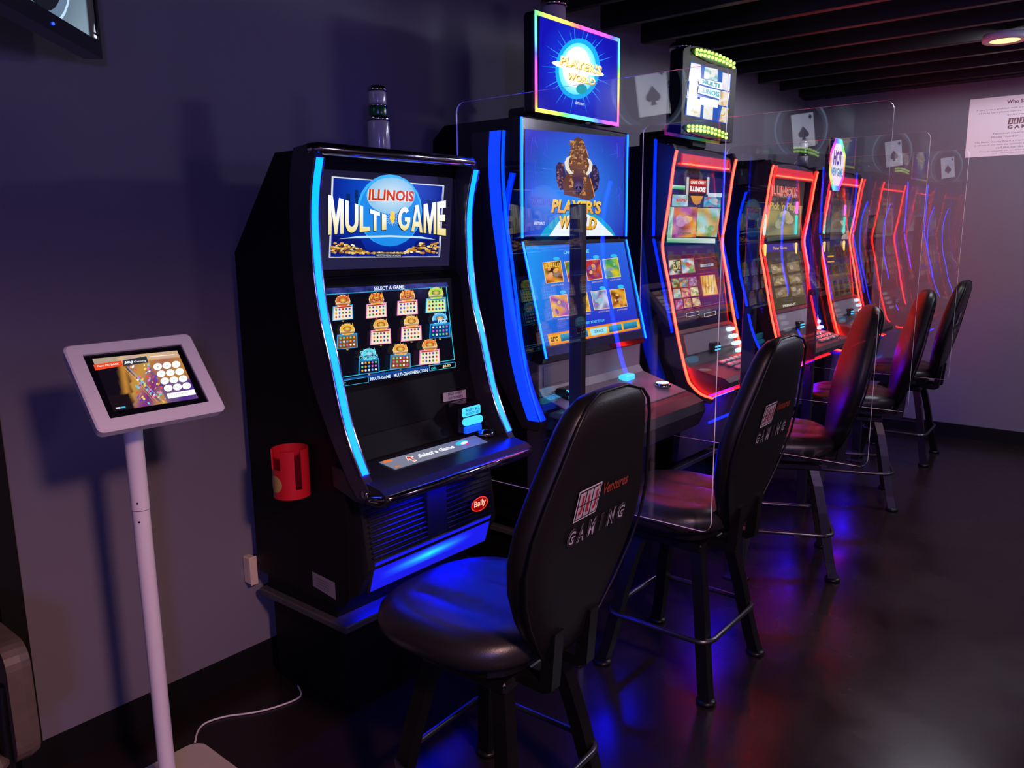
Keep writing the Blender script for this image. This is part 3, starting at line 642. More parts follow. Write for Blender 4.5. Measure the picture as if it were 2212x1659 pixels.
A.ell(Z((644, 1282))[0], 2.0, 4.0, hx('#100818'), 8, .5); A.ell(Z((668, 1282))[0], 2.0, 4.0, hx('#100818'), 8, -.5); A.ell(Z((618, 1172))[0], 1.2, 1.6, hx('#100818'), 8); A.ell(Z((694, 1172))[0], 1.2, 1.6, hx('#100818'), 8)
A.line(Z((735, 1215), (755, 1290), (766, 1340)), 1.6, hx('#f0a050')); A.line(Z((706, 1012), (724, 1072)), 1.4, hx('#e89848'))
A.poly(Z((606, 1063), (578, 1072), (560, 1108), (566, 1152), (592, 1188), (622, 1186), (598, 1158), (588, 1120), (592, 1088)), hx('#f4ecdf'))
A.poly(Z((712, 1078), (738, 1092), (752, 1124), (746, 1168), (720, 1198), (704, 1190), (722, 1160), (730, 1124), (722, 1096)), hx('#f4ecdf')); A.layer()
for wrd, q in (("PLAYER'S", Z((468, 1452), (806, 1462), (812, 1372), (482, 1356))), ('WORLD', Z((514, 1558), (772, 1568), (782, 1478), (522, 1470)))):
    A.text(wrd, [(x+.8, y+1.4) for x, y in q], hx('#5a2a08'), bold=.07); A.layer(); A.text(wrd, q, hx('#ffdc58'), hx('#f8a820'), bold=.04); A.layer()
A.text('ARISTOCRAT', Z((350, 1535), (422, 1535), (422, 1515), (350, 1512)), hx('#e6f0ff'), bold=.03)
A.build('bison_screen', M_SCR, fo)
# lower touch screen
P, N = plane2(MX+.4545, 1.52, MX+.5645, 1.085); A = px_art(P, N); Z = zc(1040, 420, 3.16)
A.grid(Z((418, 1040), (1082, 925), (972, 325), (300, 352)), 24, 24, lambda u, v: lerp(lerp(hx('#2424c8'), hx('#2a6cf0'), v), hx('#12a0ff'), max(0, 1-u*2.2)*(.35+.65*v))); A.layer()
A.text('CHOOSE GAME', Z((560, 408), (735, 400), (733, 376), (560, 384)), hx('#7fe0ff'), bold=.03)
T2 = [((440, 610), (562, 596), (540, 450), (415, 465)), ((592, 598), (702, 585), (690, 445), (562, 460)), ((722, 590), (828, 575), (806, 440), (697, 450)), ((846, 575), (950, 562), (926, 430), (822, 445)),
      ((485, 840), (602, 828), (580, 680), (460, 694)), ((630, 815), (742, 800), (716, 668), (602, 684)), ((765, 792), (870, 780), (846, 650), (740, 664)), ((893, 780), (992, 766), (970, 640), (868, 652))]
PALS = [['#f08a20', '#5a1408', '#ffb830', '#2a0c1c'], ['#c02a1c', '#f0b030', '#6a1a3a', '#40a030'], ['#c8281c', '#6a2a90', '#f07a20', '#8a1c4a'], ['#28a828', '#f0d020', '#1c78a8', '#86d020'],
        ['#c83cc0', '#f0a020', '#7a30b8', '#ffd060'], ['#f0b020', '#6a3a10', '#ffe070', '#b87010'], ['#6ab8e0', '#e8e0f0', '#a070b0', '#3a6a9a'], ['#f0a020', '#5a1c08', '#ffca40', '#a83c10']]
WD = ['BUFFALO', None, None, None, None, 'BLAZING', None, None]
for i, q in enumerate(T2):
    q = Z(*q); tile(A, q, PALS[i], 40+i, WD[i], hx('#ffd040')); A.frame(q, .03, hx('#ffd890'))
    c = bil(q, .78, 1.1); A.ell(c, 7, 4, hx('#38c8ff'), 12)
    A.text('JACKPOT $1,000.00', [bil(q, .25, -.17), bil(q, .95, -.17), bil(q, .95, -.08), bil(q, .25, -.08)], hx('#ffd060'))
A.text('INSERT MONEY TO PLAY', Z((702, 888), (836, 868), (834, 850), (700, 870)), hx('#58e0ff'), bold=.02)
A.grid(Z((462, 1036), (1080, 918), (1070, 848), (444, 955)), 20, 4, lambda u, v: lerp(hx('#f07a10'), hx('#ffc428'), math.sin(v*3.1))); A.layer()
for (a, c_, lit) in ((.13, .43, 0), (.46, .64, 1), (.66, .80, 0), (.82, .97, 0)):
    q = Z((462, 1036), (1080, 918), (1070, 848), (444, 955)); A.poly([bil(q, a, .2), bil(q, c_, .2), bil(q, c_, .8), bil(q, a, .8)], [hx('#0a5a8c'), hx('#0a5a8c'), hx('#38a8d0'), hx('#38a8d0')] if not lit else hx('#a8f0ff'))
q = Z((462, 1036), (1080, 918), (1070, 848), (444, 955)); A.text('arc', [bil(q, .02, .3), bil(q, .10, .3), bil(q, .10, .7), bil(q, .02, .7)], hx('#6a3408'), bold=.04)
A.layer(); A.text('CASH OUT', [bil(q, .30, .38), bil(q, .42, .38), bil(q, .42, .62), bil(q, .30, .62)], hx('#083a5a'), bold=.02); A.text('SERVICE', [bil(q, .50, .38), bil(q, .60, .38), bil(q, .60, .62), bil(q, .50, .62)], hx('#2a7a9a'), bold=.02)
A.build('touch_screen', M_SCR, fl)
# console
b = MB(); b.prism([(.48, 1.07), (.53, 1.058), (.528, .955), (.55, .925), (.80, .853), (.85, .828), (.862, .79), (.83, .72), (.62, .60), (.55, .42), (.48, .42)], -.385, .385); co = b.build('console', M_DGREY, t2)
b = MB(); b.prism([(.529, 1.055), (.5285, .957), (.551, .927), (.77, .863), (.77, .867), (.553, .932), (.533, .960), (.533, 1.055)], -.375, .375); b.build('console_top', M_GREY, co)
b = MB(); b.bbox(.533, .536, -.35, -.16, .97, 1.045, .001); b.build('service_door', M_GREY, co)
b = MB(); b.bbox(.545, .62, -.30, -.19, .905, .955, .01); bo = b.build('bill_acceptor', M_GLOSS, co)
b = MB(); b.bbox(.60, .628, -.295, -.20, .915, .938, .006); b.build('bill_slot', M_CYAN, bo)
b = MB(); b.bbox(.60, .626, -.295, -.20, .942, .954, .003); b.build('lit_plate', M_CYAN, bo)
b = MB(); b.bbox(.56, .60, .15, .23, .918, .945, .006); b.build('ticket_slot', M_CYAN, co)
b = MB(); b.lathe([(.036, 0), (.040, .006), (.038, .014), (.030, .018), (.001, .020)], 24, (.70, .29, .887)); so = b.build('spin_button', M_CHR, co)
b = MB(); b.lathe([(.028, 0), (.028, .003), (.001, .004)], 20, (.70, .29, .9045)); b.build('button_lens', M_WHL, so)
A = loc_art((MX+.582, 2.755-.372, .9245), (0, .085, 0), (-.05, 0, .0145), (.28, 0, .96)); A.layer()
A.text('CASH TICKET', [(.0, .5), (1, .5), (1, .95), (0, .95)], hx('#3cb4ff')); A.text('RECEIVE HERE', [(.0, 0), (1, 0), (1, .42), (0, .42)], hx('#3cb4ff')); A.build('lit_label', M_SCR, co)
b = MB(); b.bbox(.65, .662, -.13, .13, .607, .616, .002); b.build('under_deck_led', M_BLUEU, t2)
b = MB(); b.add([(.553, -.28, .545), (.553, .28, .545), (.530, .28, .43), (.530, -.28, .43), (.545, -.28, .547), (.545, .28, .547), (.52, .28, .43), (.52, -.28, .43)], [(0, 3, 2, 1), (4, 5, 6, 7), (0, 1, 5, 4), (2, 3, 7, 6), (0, 4, 7, 3), (1, 2, 6, 5)]); b.build('kick_plate', M_STEEL, t2); paint_kick_glow(t2, .554, .545, .531, .43, .277)
# topper
b = MB(); b.bbox(.395, .452, -.294, .294, 1.997, 2.355, .012); tp2 = b.build('topper', M_GLOSS, t2)
b = MB(); b.bbox(.15, .41, -.09, .09, 1.97, 2.06, .01); b.build('topper_neck', M_BLK, t2)
A = px_art(Vector((MX+.4535, 0, 2.2)), (1, 0, 0)); Q = [(1163, 236), (1331, 264), (1336, 92), (1166, 34)]
A.grid(Q, 30, 24, lambda u, v: lerp(hx('#1414b8'), hx('#1e46ff'), max(0, 1-math.hypot((u-.48)*1.4, (v-.5)*1.1)*1.5))); A.layer()
c = bil(Q, .49, .54)
for k in range(40):
    a = 2*math.pi*k/40+.05; r0 = 50*(1+.25*(k % 3)); A.poly([(c[0]+40*math.cos(a-.03), c[1]+56*math.sin(a-.03)), (c[0]+40*math.cos(a+.03), c[1]+56*math.sin(a+.03)), (c[0]+r0*1.05*math.cos(a), c[1]+r0*1.35*math.sin(a))], hx('#2f9cff'))
A.layer(); A.ell(c, 48, 66, hx('#18b4ff'), 30, .08); A.layer(); A.ell((c[0]-1, c[1]), 40, 56, hx('#5fe6ff', 1.2), 30, .08, cc=(1.5, 1.7, 1.7)); A.layer()
A.ell((c[0]-3, c[1]-4), 30, 44, (1.1, 1.35, 1.3), 24, .08, cc=(2.2, 2.3, 2.0)); A.layer(); A.ell((c[0]+8, c[1]+44), 12, 11, hx('#28a8b8'), 16); A.ell(c, 58, 9, (1.3, 1.35, 1.2), 20, .24); A.layer()
Z = zc(1040, 0, 3.16)
for wrd, q in (("PLAYER'S", Z((530, 440), (815, 512), (820, 452), (540, 375))), ('WORLD', Z((575, 540), (770, 585), (775, 535), (585, 490)))):
    A.text(wrd, [(x+.8, y+1.4) for x, y in q], hx('#d88a20', 1.0), bold=.07); A.layer(); A.text(wrd, q, (1.6, 1.35, .75), (1.5, 1.0, .3), bold=.04); A.layer()
A.text('ARISTOCRAT', Z((635, 712), (695, 722), (695, 704), (635, 692)), hx('#e6f0ff'), bold=.03)
A.build('topper_screen', M_SCR, tp2)
def rainbow(t):
    h = (t % 1)*6; x = 1-abs(h % 2-1); r, g, b_ = [(1, x, 0), (x, 1, 0), (0, 1, x), (0, x, 1), (x, 0, 1), (1, 0, x)][int(h) % 6]
    return (.12+r*1.0, .08+g*.75, .10+b_*1.0)
def led_loop(A, outer, inner, n, k, off, rep):     # closed LED frame between two polygons, colour running round it
    m = len(outer); tot = m*n; pts = []; cols = []
    for i in range(m):
        for j in range(n):
            t = j/n; pts.append(lerp(outer[i], outer[(i+1) % m], t)); pts.append(lerp(inner[i], inner[(i+1) % m], t))
            c = tuple(v*k for v in rainbow(off+rep*(i*n+j)/tot)); cols += [c, c]
    A.raw(pts, [(2*i, 2*((i+1) % tot), 2*((i+1) % tot)+1, 2*i+1) for i in range(tot)], cols)
A = loc_art((MX+.4565, 2.755, 2.176), (0, 1, 0), (0, 0, 1), (1, 0, 0)); w_, h_ = .294, .178
led_loop(A, [(-w_, -h_), (w_, -h_), (w_, h_), (-w_, h_)], [(-w_+.015, -h_+.015), (w_-.015, -h_+.015), (w_-.015, h_-.015), (-w_+.015, h_-.015)], 12, 2.2, .1, 3)
A.build('rainbow_led_frame', M_SCR, tp2)
tower(t2, .26, .09, 2.10, 1.75)

# ================================================================== MACHINES 3, 4, 5 (red arched strips)
FR = smooth_path([(.515, 1.925), (.500, 1.85), (.483, 1.704), (.466, 1.59), (.452, 1.488), (.470, 1.39), (.495, 1.29), (.544, 1.068), (.602, .865), (.634, .816), (.683, .781), (.744, .768)], 3)
def red_machine(label, yl, yr):
    yc = (yl+yr)/2; h = (yr-yl)/2
    t = thing('slot_machine', label, 'slot machine', (MX, yc, 0), group='slot machines along the wall')
    b = MB(); b.prism([(0, .40), (0, 1.90), (.08, 1.96), (.46, 1.96), (.435, 1.75), (.425, 1.49), (.50, 1.05), (.53, .93), (.53, .44), (.50, .40)], -h+.012, h-.012); b.build('cabinet_body', M_BLK, t)
    for sg in (-1, 1):
        y0, y1 = (-h-.012, -h+.016) if sg < 0 else (h-.016, h+.012)
        w = MB(); w.prism(FR+[(.735, .745), (.66, .752), (.58, .80), (.52, .90), (.44, 1.15), (.36, 1.49), (.38, 1.72), (.42, 1.945), (.50, 1.955)], y0, y1); wo = w.build('side_wing', M_WING, t)
        ribbon(FR, sg*h, .017, .001).build('led_strip', M_REDL, wo)
    # arched header with a red lit line
    w = MB(); n = 14; top = [(-h+.03+(2*h-.06)*k/n, 1.925+.022*math.sin(math.pi*k/n)) for k in range(n+1)]
    vs = [(x, y, z) for x in (.46, .50) for y, z in top+[(h-.03, 1.855), (-h+.03, 1.855)]]; m_ = n+3
    w.add(vs, [tuple(range(m_-1, -1, -1)), tuple(range(m_, 2*m_))]+[(i, (i+1) % m_, m_+(i+1) % m_, m_+i) for i in range(m_)]); hd = w.build('header', M_WING, t)
    w = MB(); w.bbox(.495, .508, -h+.075, h-.075, 1.875, 1.918, .004); w.build('red_lens', M_REDD, hd)
    w = MB(); w.bbox(.506, .513, -h+.070, h-.070, 1.866, 1.874, .002); w.build('red_line', M_REDL, hd)
    w = MB(); w.prism([(.435, 1.855), (.428, 1.50), (.443, 1.495), (.450, 1.50), (.448, 1.855)], -h+.02, h-.02); up = w.build('upper_monitor', M_GLOSS, t)
    w = MB(); w.prism([(.430, 1.485), (.452, 1.485), (.528, 1.08), (.535, 1.06), (.505, 1.06)], -h+.02, h-.02); lo = w.build('lower_monitor', M_GLOSS, t)
    # console: sloping panel, bill acceptor, lit buttons and key deck
    w = MB(); w.prism([(.53, 1.075), (.545, 1.06), (.575, .945), (.60, .905), (.79, .868), (.815, .85), (.81, .825), (.73, .79), (.58, .70), (.555, .42), (.53, .42)], -h+.02, h-.02); co = w.build('console', M_DGREY, t)
    w = MB(); w.prism([(.545, 1.052), (.572, .955), (.577, .956), (.550, 1.053)], -h+.06, h-.06); w.build('grey_panel', M_GREY, co)
    w = MB(); w.bbox(.56, .60, -.03, .05, .94, .99, .008); bo = w.build('bill_acceptor', M_GLOSS, co)
    w = MB(); w.bbox(.592, .606, -.02, .04, .95, .958, .003); w.build('bill_slot', M_CYAN, bo)
    w = MB(); w.bbox(.592, .606, -.02, .04, .966, .974, .003); w.build('lit_plate', M_CYAN, bo)
    k0 = None; w = MB(); w.bbox(-.014, .014, -.036, .036, -.010, .010, .005)
    for k in range(4):
        if k0 is None: k0 = w.build('side_button', M_WHL, co); o = k0
        else: o = bpy.data.objects.new('side_button', k0.data); COL.objects.link(o); o.parent = co
        o.location = (.560+k*.020, h-.09, 1.035-k*.036)
    k1 = None; w = MB(); w.bbox(-.015, .015, -.022, .022, -.004, .008, .004)
    for r in range(3):
        for c in range(6):
            if k1 is None: k1 = w.build('deck_button', M_BTN, co); o = k1
            else: o = bpy.data.objects.new('deck_button', k1.data); COL.objects.link(o); o.parent = co
            o.location = (.66+r*.042, -.06+c*.056, .902-r*.0083); o.rotation_euler = (0, .19, 0)
    w = MB(); w.bbox(.630, .646, -.13, .13, .724, .731, .002); w.build('under_deck_led', M_BLUEU, t)
    w = MB(); w.bbox(.684, .696, -h+.08, h-.08, .752, .759, .002); w.build('red_under_deck_led', led('red_under_led', (1.0, .003, .003), 15), t)
    w = MB(); w.add([(.560, -.27, .60), (.560, .27, .60), (.535, .27, .43), (.535, -.27, .43), (.55, -.27, .602), (.55, .27, .602), (.525, .27, .43), (.525, -.27, .43)], [(0, 3, 2, 1), (4, 5, 6, 7), (0, 1, 5, 4), (2, 3, 7, 6), (0, 4, 7, 3), (1, 2, 6, 5)]); w.build('kick_plate', M_STEEL, t); paint_kick_glow(t, .561, .60, .536, .43, .267)
    return t, up, lo
PU = Vector((MX+.4505, 0, 1.7)); PL, NL = plane2(MX+.4535, 1.485, MX+.5295, 1.08)
def scr(poly, plane, n, col):
    A = px_art(plane, n); A.poly(poly, col); A.layer(); return A
# --- machine 3
t3, up, lo = red_machine('slot machine with red strips, game chest screen and green bulb topper', 3.46, 4.12)
Z = zc(1380, 300, 6.9125)
A = px_art(PU, (1, 0, 0)); A.grid(Z((400, 1560), (1170, 1550), (1280, 600), (500, 480)), 8, 12, lambda u, v: lerp(hx('#1a2440'), hx('#2a1648'), v)); A.layer()
A.poly(Z((415, 1545), (1140, 1560), (1140, 1490), (420, 1478)), [hx('#3ab060'), hx('#e0f0e8'), hx('#f0f8f0'), hx('#b8f0c8')]); A.poly(Z((500, 745), (690, 765), (690, 700), (500, 690)), [hx('#30b060'), hx('#20803a'), hx('#b0ffd0'), hx('#e0fff0')])
A.poly(Z((1030, 860), (1235, 870), (1238, 812), (1030, 806)), hx('#d8e8f0')); A.layer()
for i, (q, pal) in enumerate([(((490, 1010), (730, 1010), (735, 840), (500, 830)), ['#8ac8e8', '#d8ecf4', '#a8c840', '#6aa8d8']), (((960, 1015), (1215, 1025), (1220, 870), (975, 865)), ['#30b0d0', '#2a5a8a', '#c04038', '#48d0e0']),
      (((470, 1478), (845, 1470), (865, 1020), (520, 1020)), ['#f0b030', '#b04ac0', '#f07a28', '#7a2a48']), (((850, 1455), (1155, 1465), (1215, 1040), (870, 1030)), ['#a8e0e8', '#48a840', '#f0d060', '#d89848']),
      (((415, 1475), (478, 1475), (515, 1020), (450, 1015)), ['#c8e0d8', '#48b868', '#e8f0f0', '#8ad0a8'])]):
    tile(A, Z(*q), pal, 90+i); A.layer()
A.poly(Z((745, 845), (990, 850), (1000, 590), (745, 575)), hx('#20141c')); A.layer()
A.poly(Z((735, 805), (985, 812), (1005, 612), (750, 600)), hx('#c82a22')); A.poly(Z((760, 850), (945, 856), (900, 965), (845, 990), (795, 950)), [hx('#f0a838'), hx('#f0a838'), hx('#d88820'), hx('#c87818'), hx('#e09828')]); A.layer()
A.text('GAME CHEST', Z((755, 672), (985, 682), (990, 636), (762, 622)), hx('#fff4e8'), bold=.05); A.poly(Z((740, 800), (975, 806), (985, 700), (750, 690)), hx('#a81a18')); A.layer()
A.text('ILLINOIS', Z((745, 782), (975, 800), (985, 722), (752, 702)), hx('#ffffff', 1.1), bold=.06); A.text('MONOPOLY', Z((540, 940), (700, 942), (704, 890), (545, 886)), hx('#d83028'), bold=.05)
A.text('Dragon', Z((560, 1440), (760, 1435), (765, 1385), (565, 1385)), hx('#5a2a08'), bold=.03)
for x in (715, 1020): A.poly(Z((x-25, 830), (x+8, 835), (x+20, 575), (x-15, 570)), hx('#d8d8d0'))
A.build('upper_screen', M_SCR, up)
Z = zc(1380, 520, 6.9125); A = px_art(PL, NL)
A.grid(Z((575, 1160), (1290, 1010), (1110, 60), (400, 75)), 10, 12, lambda u, v: lerp(hx('#7a1c22'), hx('#20184a'), min(1, abs(v-.45)*1.6))); A.layer()
G = [((455, 520), (640, 500), (612, 272), (440, 290)), ((648, 495), (845, 475), (815, 255), (620, 268)), ((500, 705), (605, 697), (590, 560), (478, 570)), ((612, 702), (742, 690), (722, 540), (590, 552)), ((748, 685), (866, 672), (852, 535), (735, 545)),
     ((515, 868), (636, 855), (612, 712), (500, 725)), ((640, 852), (765, 838), (745, 700), (622, 712)), ((770, 835), (895, 822), (872, 688), (755, 700)), ((548, 1032), (658, 1015), (640, 875), (535, 888)), ((665, 1010), (785, 995), (765, 855), (655, 868)), ((795, 990), (918, 972), (890, 842), (780, 855)),
     ((945, 835), (1180, 800), (1120, 500), (900, 520))]
GP = [['#101010', '#f0e8d0', '#303030', '#e8e0d8'], ['#e8f0f8', '#d83830', '#58b8e8', '#68a838'], ['#4a5a20', '#a8b850', '#1c2818', '#d8d070'], ['#f0b030', '#8a6a58', '#38a8d0', '#7a4a30'], ['#8a48b8', '#f0c8b8', '#d86a48', '#5a2a80'],
      ['#58c8d8', '#e8e8c8', '#d8a858', '#3898b0'], ['#d83878', '#f0a0a8', '#8a2860', '#f0c060'], ['#e8e080', '#58a838', '#f0f0d0', '#c88a28'], ['#3a2a68', '#e8a8d0', '#d83828', '#8a68c0'], ['#8a5a28', '#f0d080', '#d8b060', '#c84838'], ['#c8885a', '#f0d8a8', '#7a3a28', '#e8c878'], ['#f0b020', '#f8d060', '#d88018', '#ffe890']]
for i, q in enumerate(G): tile(A, Z(*q), GP[i], 120+i); A.frame(Z(*q), .03, hx('#c83028'))
A.layer(); A.poly(Z((500, 448), (612, 440), (600, 300), (490, 308)), hx('#141414')); A.layer(); A.text('ELVIS', Z((505, 435), (608, 428), (598, 305), (494, 315)), hx('#f0dc98'), bold=.03)
A.poly(Z((905, 400), (1100, 378), (1098, 338), (902, 358)), hx('#b8c0d0')); A.layer(); A.text('GAME', Z((945, 388), (1060, 376), (1058, 350), (944, 362)), hx('#5a6a90'), bold=.03)
for k in range(5): A.line(Z((945+k*42, 790-k*7), (930+k*42, 540-k*7)), 1.0, hx('#a85a10'))
A.line(Z((825, 270), (1120, 240)), .7, hx('#e8485a')); A.line(Z((850, 500), (1150, 465)), .7, hx('#e8485a')); A.line(Z((945, 835), (1205, 798)), .7, hx('#e8485a')); A.line(Z((560, 1060), (1250, 912)), .7, hx('#d86030')); A.line(Z((580, 1150), (690, 1122)), .7, hx('#d83a3a'))
for a, c in ((692, 882), (960, 1128)): A.line(Z((a, 1090), (c, 1052), (c+2, 1105), (a+2, 1143), (a, 1090)), .8, hx('#e8e8f0'))
A.build('lower_screen', M_SCR, lo)
# topper of machine 3 with green bulbs
hy = 3.762-t3.location.y; n = 12
prof = [(hy-.29, 2.0), (hy+.27, 2.0), (hy+.29, 2.36)]+[(hy+.29*math.cos(math.pi*k/n), 2.36+.05*math.sin(math.pi*k/n)) for k in range(1, n)]+[(hy-.29, 2.36)]
m = MB(); np_ = len(prof); vs = [(x, y, z) for x in (.465, .53) for y, z in prof]
m.add(vs, [tuple(range(np_-1, -1, -1)), tuple(range(np_, 2*np_))]+[(i, (i+1) % np_, np_+(i+1) % np_, np_+i) for i in range(np_)]); tp3 = m.build('topper', M_BLK, t3); hy0 = hy
m = MB(); m.bbox(.18, .48, hy0-.08, hy0+.08, 1.955, 2.05, .01); m.build('topper_neck', M_BLK, t3)
for z0, hy in ((2.376, hy+.02), (2.030, hy-.04)):
    m = MB(); m.rings([[(.528+dx, hy+r*.235*math.cos(a*math.pi/16), z0+r*.028*math.sin(a*math.pi/16)) for a in range(32)] for dx, r in ((0, 1), (.008, 1), (.012, .9))]); tr = m.build('bulb_tray', mat('green_tray', (.10, .30, .02), .35, noise=.1), tp3)
    bl = MB(); bl.lathe([(.001, -.007), (.006, -.005), (.0078, 0), (.006, .005), (.001, .007)], 8); b0 = None
    for r_ in (-1, 1):
        for k in range(11):
            if b0 is None: b0 = bl.build('bulb', M_GREENL, tr); o = b0
            else: o = bpy.data.objects.new('bulb', b0.data); COL.objects.link(o); o.parent = tr
            u = (k-5)/5.3; o.location = (.545, hy+u*.215, z0+r_*.010+(.012*(1-u*u)-.006)*1)
A = px_art(Vector((MX+.5315, 0, 2.2)), (1, 0, 0)); Z = zc(1460, 60, 6.38)
Q = Z((122, 1205), (700, 1330), (770, 650), (205, 460)); A.poly(Q, hx('#1e5ac0')); A.layer()
for i, (q, pal) in enumerate([(((190, 720), (340, 745), (345, 510), (210, 480)), ['#ffffff', '#e8f4ff', '#ffffff', '#f0d8ff']), (((380, 700), (570, 740), (575, 570), (395, 540)), ['#f0faff', '#ffffff', '#60c0b8', '#ffffff']), (((630, 850), (735, 880), (750, 640), (640, 620)), ['#ffffff', '#f0f0ff', '#ffffff', '#e8e0ff']),
      (((165, 960), (280, 980), (300, 745), (180, 730)), ['#d89858', '#ffe8c0', '#b87838', '#fff8e8']), (((565, 1060), (700, 1090), (735, 890), (620, 870)), ['#ffe8c0', '#ffffff', '#e0a858', '#fff0d8']), (((135, 1200), (320, 1235), (340, 990), (150, 960)), ['#ffffff', '#fff8d8', '#f0d890', '#ffffff']),
      (((360, 1250), (490, 1275), (500, 1090), (370, 1070)), ['#ffffff', '#fff4d0', '#ffffff', '#e8f4ff']), (((580, 1290), (690, 1320), (710, 1110), (620, 1090)), ['#f8e8a8', '#ffffff', '#e0b048', '#fff8e0'])]):
    tile(A, Z(*q), pal, 160+i); A.layer()
A.poly(Z((300, 770), (620, 860), (620, 760), (310, 700)), (1.1, 1.2, 1.2)); A.poly(Z((285, 900), (590, 985), (600, 870), (300, 800)), (1.1, 1.2, 1.2)); A.poly(Z((310, 1060), (560, 1110), (560, 1000), (320, 950)), (1.1, 1.2, 1.2)); A.layer()
A.text('MULTI', Z((340, 770), (580, 835), (585, 775), (345, 712)), hx('#38a8b8'), bold=.06); A.text('ILLINOIS', Z((300, 885), (580, 962), (588, 890), (306, 815)), hx('#58c0d0'), bold=.05)
A.build('topper_screen', M_SCR, tp3)
tower(t3, .30, .10, 2.05, 1.95)
# --- machine 4
t4, up, lo = red_machine('slot machine with red strips, pick and play poker screen and coloured lamp bars', 4.63, 5.38)
A = px_art(PU, (1, 0, 0)); Z = zc(1620, 340, 11.06)
A.grid([(1648, 512), (1728, 511), (1740, 382), (1662, 378)], 8, 12, lambda u, v: lerp(hx('#5a5038'), hx('#42303c'), v)); A.layer()
tile(A, [(1650, 508), (1727, 507), (1733, 445), (1656, 443)], ['#8a8a68', '#6a5a48', '#a89858', '#587a68'], 201); A.layer()
A.text('ILLINOIS', Z((490, 915), (1130, 975), (1150, 720), (500, 660)), hx('#e8a090'), bold=.08); A.layer(); A.text('ILLINOIS', Z((490, 915), (1130, 975), (1150, 720), (500, 660)), hx('#b84038'), bold=.02)
A.text("Pick 'n Play", Z((450, 1290), (1090, 1330), (1120, 1090), (480, 1060)), hx('#d8b048'), bold=.02); A.build('upper_screen', M_SCR, up)
A = px_art(PL, NL); A.grid([(1667, 672), (1743, 655), (1724, 524), (1651, 528)], 8, 10, lambda u, v: lerp(hx('#55492f'), hx('#40383e'), v)); A.layer()
A.poly([(1655, 545), (1727, 540), (1724, 524), (1651, 528)], hx('#4a3aa0')); A.layer(); A.text('Poker Games', [(1671, 540), (1700, 538), (1699, 531), (1670, 533)], hx('#e0b848'), bold=.03)
for i in range(3):
    for k in range(2): tile(A, [(1668+k*34+i*4, 592+i*26-k*4), (1694+k*34+i*4, 588+i*26-k*4), (1690+k*34+i*4, 568+i*26-k*4), (1664+k*34+i*4, 572+i*26-k*4)], ['#7a6a40', '#a88a48', '#685a50', '#90806a'], 220+i*2+k); A.layer()
A.text('PRESENT', [(1690, 664), (1718, 659), (1717, 654), (1689, 659)], hx('#f0e8d8'), bold=.03); A.build('lower_screen', M_SCR, lo)
# --- machine 5
t5, up5, lo5 = red_machine('slot machine with red strips and rainbow octagon sign, last before the far wall', 5.70, 6.34)
A = px_art(PU, (1, 0, 0)); tile(A, [(1792, 536), (1842, 534), (1848, 434), (1798, 428)], ['#38303a', '#564850', '#2a2630', '#6a5040'], 240); A.build('upper_screen', M_SCR, up5)
A = px_art(PL, NL); A.poly([(1806, 674), (1850, 664), (1830, 588), (1788, 594)], [hx('#4a3420'), hx('#3c2a1c'), hx('#5a4228'), hx('#6a4c2c')]); A.layer()
for k in range(3): A.poly([(1804+k*12, 640-k*2), (1811+k*12, 638-k*2), (1806+k*12, 605-k*2), (1799+k*12, 607-k*2)], hx('#2c1e14'))
A.poly([(1788, 556), (1801, 555), (1801, 552), (1788, 553)], hx('#ffb028')); A.poly([(1788, 567), (1802, 566), (1802, 563), (1788, 564)], hx('#ffb028')); A.ell((1833, 669), 4.5, 5, hx('#18b858'), 12)
A.build('lower_screen', M_SCR, lo5)
for t, yy in ((t4, (-.31, .20)), (t5, (-.27, .16))):             # lamp bars beside the screens
    for y in yy:
        for nm, z0, z1, m_ in (('magenta_lamp', 1.655, 1.735, led('magenta_lamp_mat', (1.0, .16, .85), 1.4)), ('cyan_lamp', 1.525, 1.65, led('cyan_lamp_mat', (.02, .85, .72), 1.1)), ('amber_lamp', 1.40, 1.475, led('amber_lamp_mat', (1.0, .55, .12), 1.8))):
            w = MB(); x0 = .449 if z0 > 1.49 else .457; w.bbox(x0, x0+.014, y-.012, y+.012, z0, z1, .006); w.build(nm, m_, t)
# octagon sign of machine 5
oy, oz, ox = 5.70-t5.location.y, 1.985, .535
def octp(r, sy=1.0): return [(oy+sy*r*math.cos(math.pi/8+k*math.pi/4), oz+r*math.sin(math.pi/8+k*math.pi/4)*1.06) for k in range(8)]
m = MB(); pr = octp(.175); vs = [(x, y, z) for x in (ox-.03, ox-.002) for y, z in pr]; m.add(vs, [tuple(range(7, -1, -1)), tuple(range(8, 16))]+[(i, (i+1) % 8, 8+(i+1) % 8, 8+i) for i in range(8)]); oc = m.build('octagon_sign', M_GLOSS, t5)
m = MB(); m.bbox(.44, .51, oy+.02, oy+.12, 1.90, 1.98, .006); m.build('sign_bracket', M_BLK, t5)
A = loc_art((MX+ox, t5.location.y, 0), (0, 1, 0), (0, 0, 1), (1, 0, 0))
led_loop(A, octp(.174), octp(.140), 4, 1.5, .2, 2.0); A.poly(octp(.140), (1.15, 1.02, 1.15)); A.layer()
A.text('HOT', [(oy-.09, oz-.005), (oy+.09, oz-.005), (oy+.085, oz+.095), (oy-.085, oz+.095)], hx('#8a3aa8'), hx('#5a3ab0'), bold=.05); A.text('NEW GAME', [(oy-.115, oz-.075), (oy+.115, oz-.075), (oy+.115, oz-.02), (oy-.115, oz-.02)], hx('#48a8e0'), bold=.04)
A.build('octagon_face', M_SCR, oc)
tower(t5, .22, -.10, 1.955, 1.0)

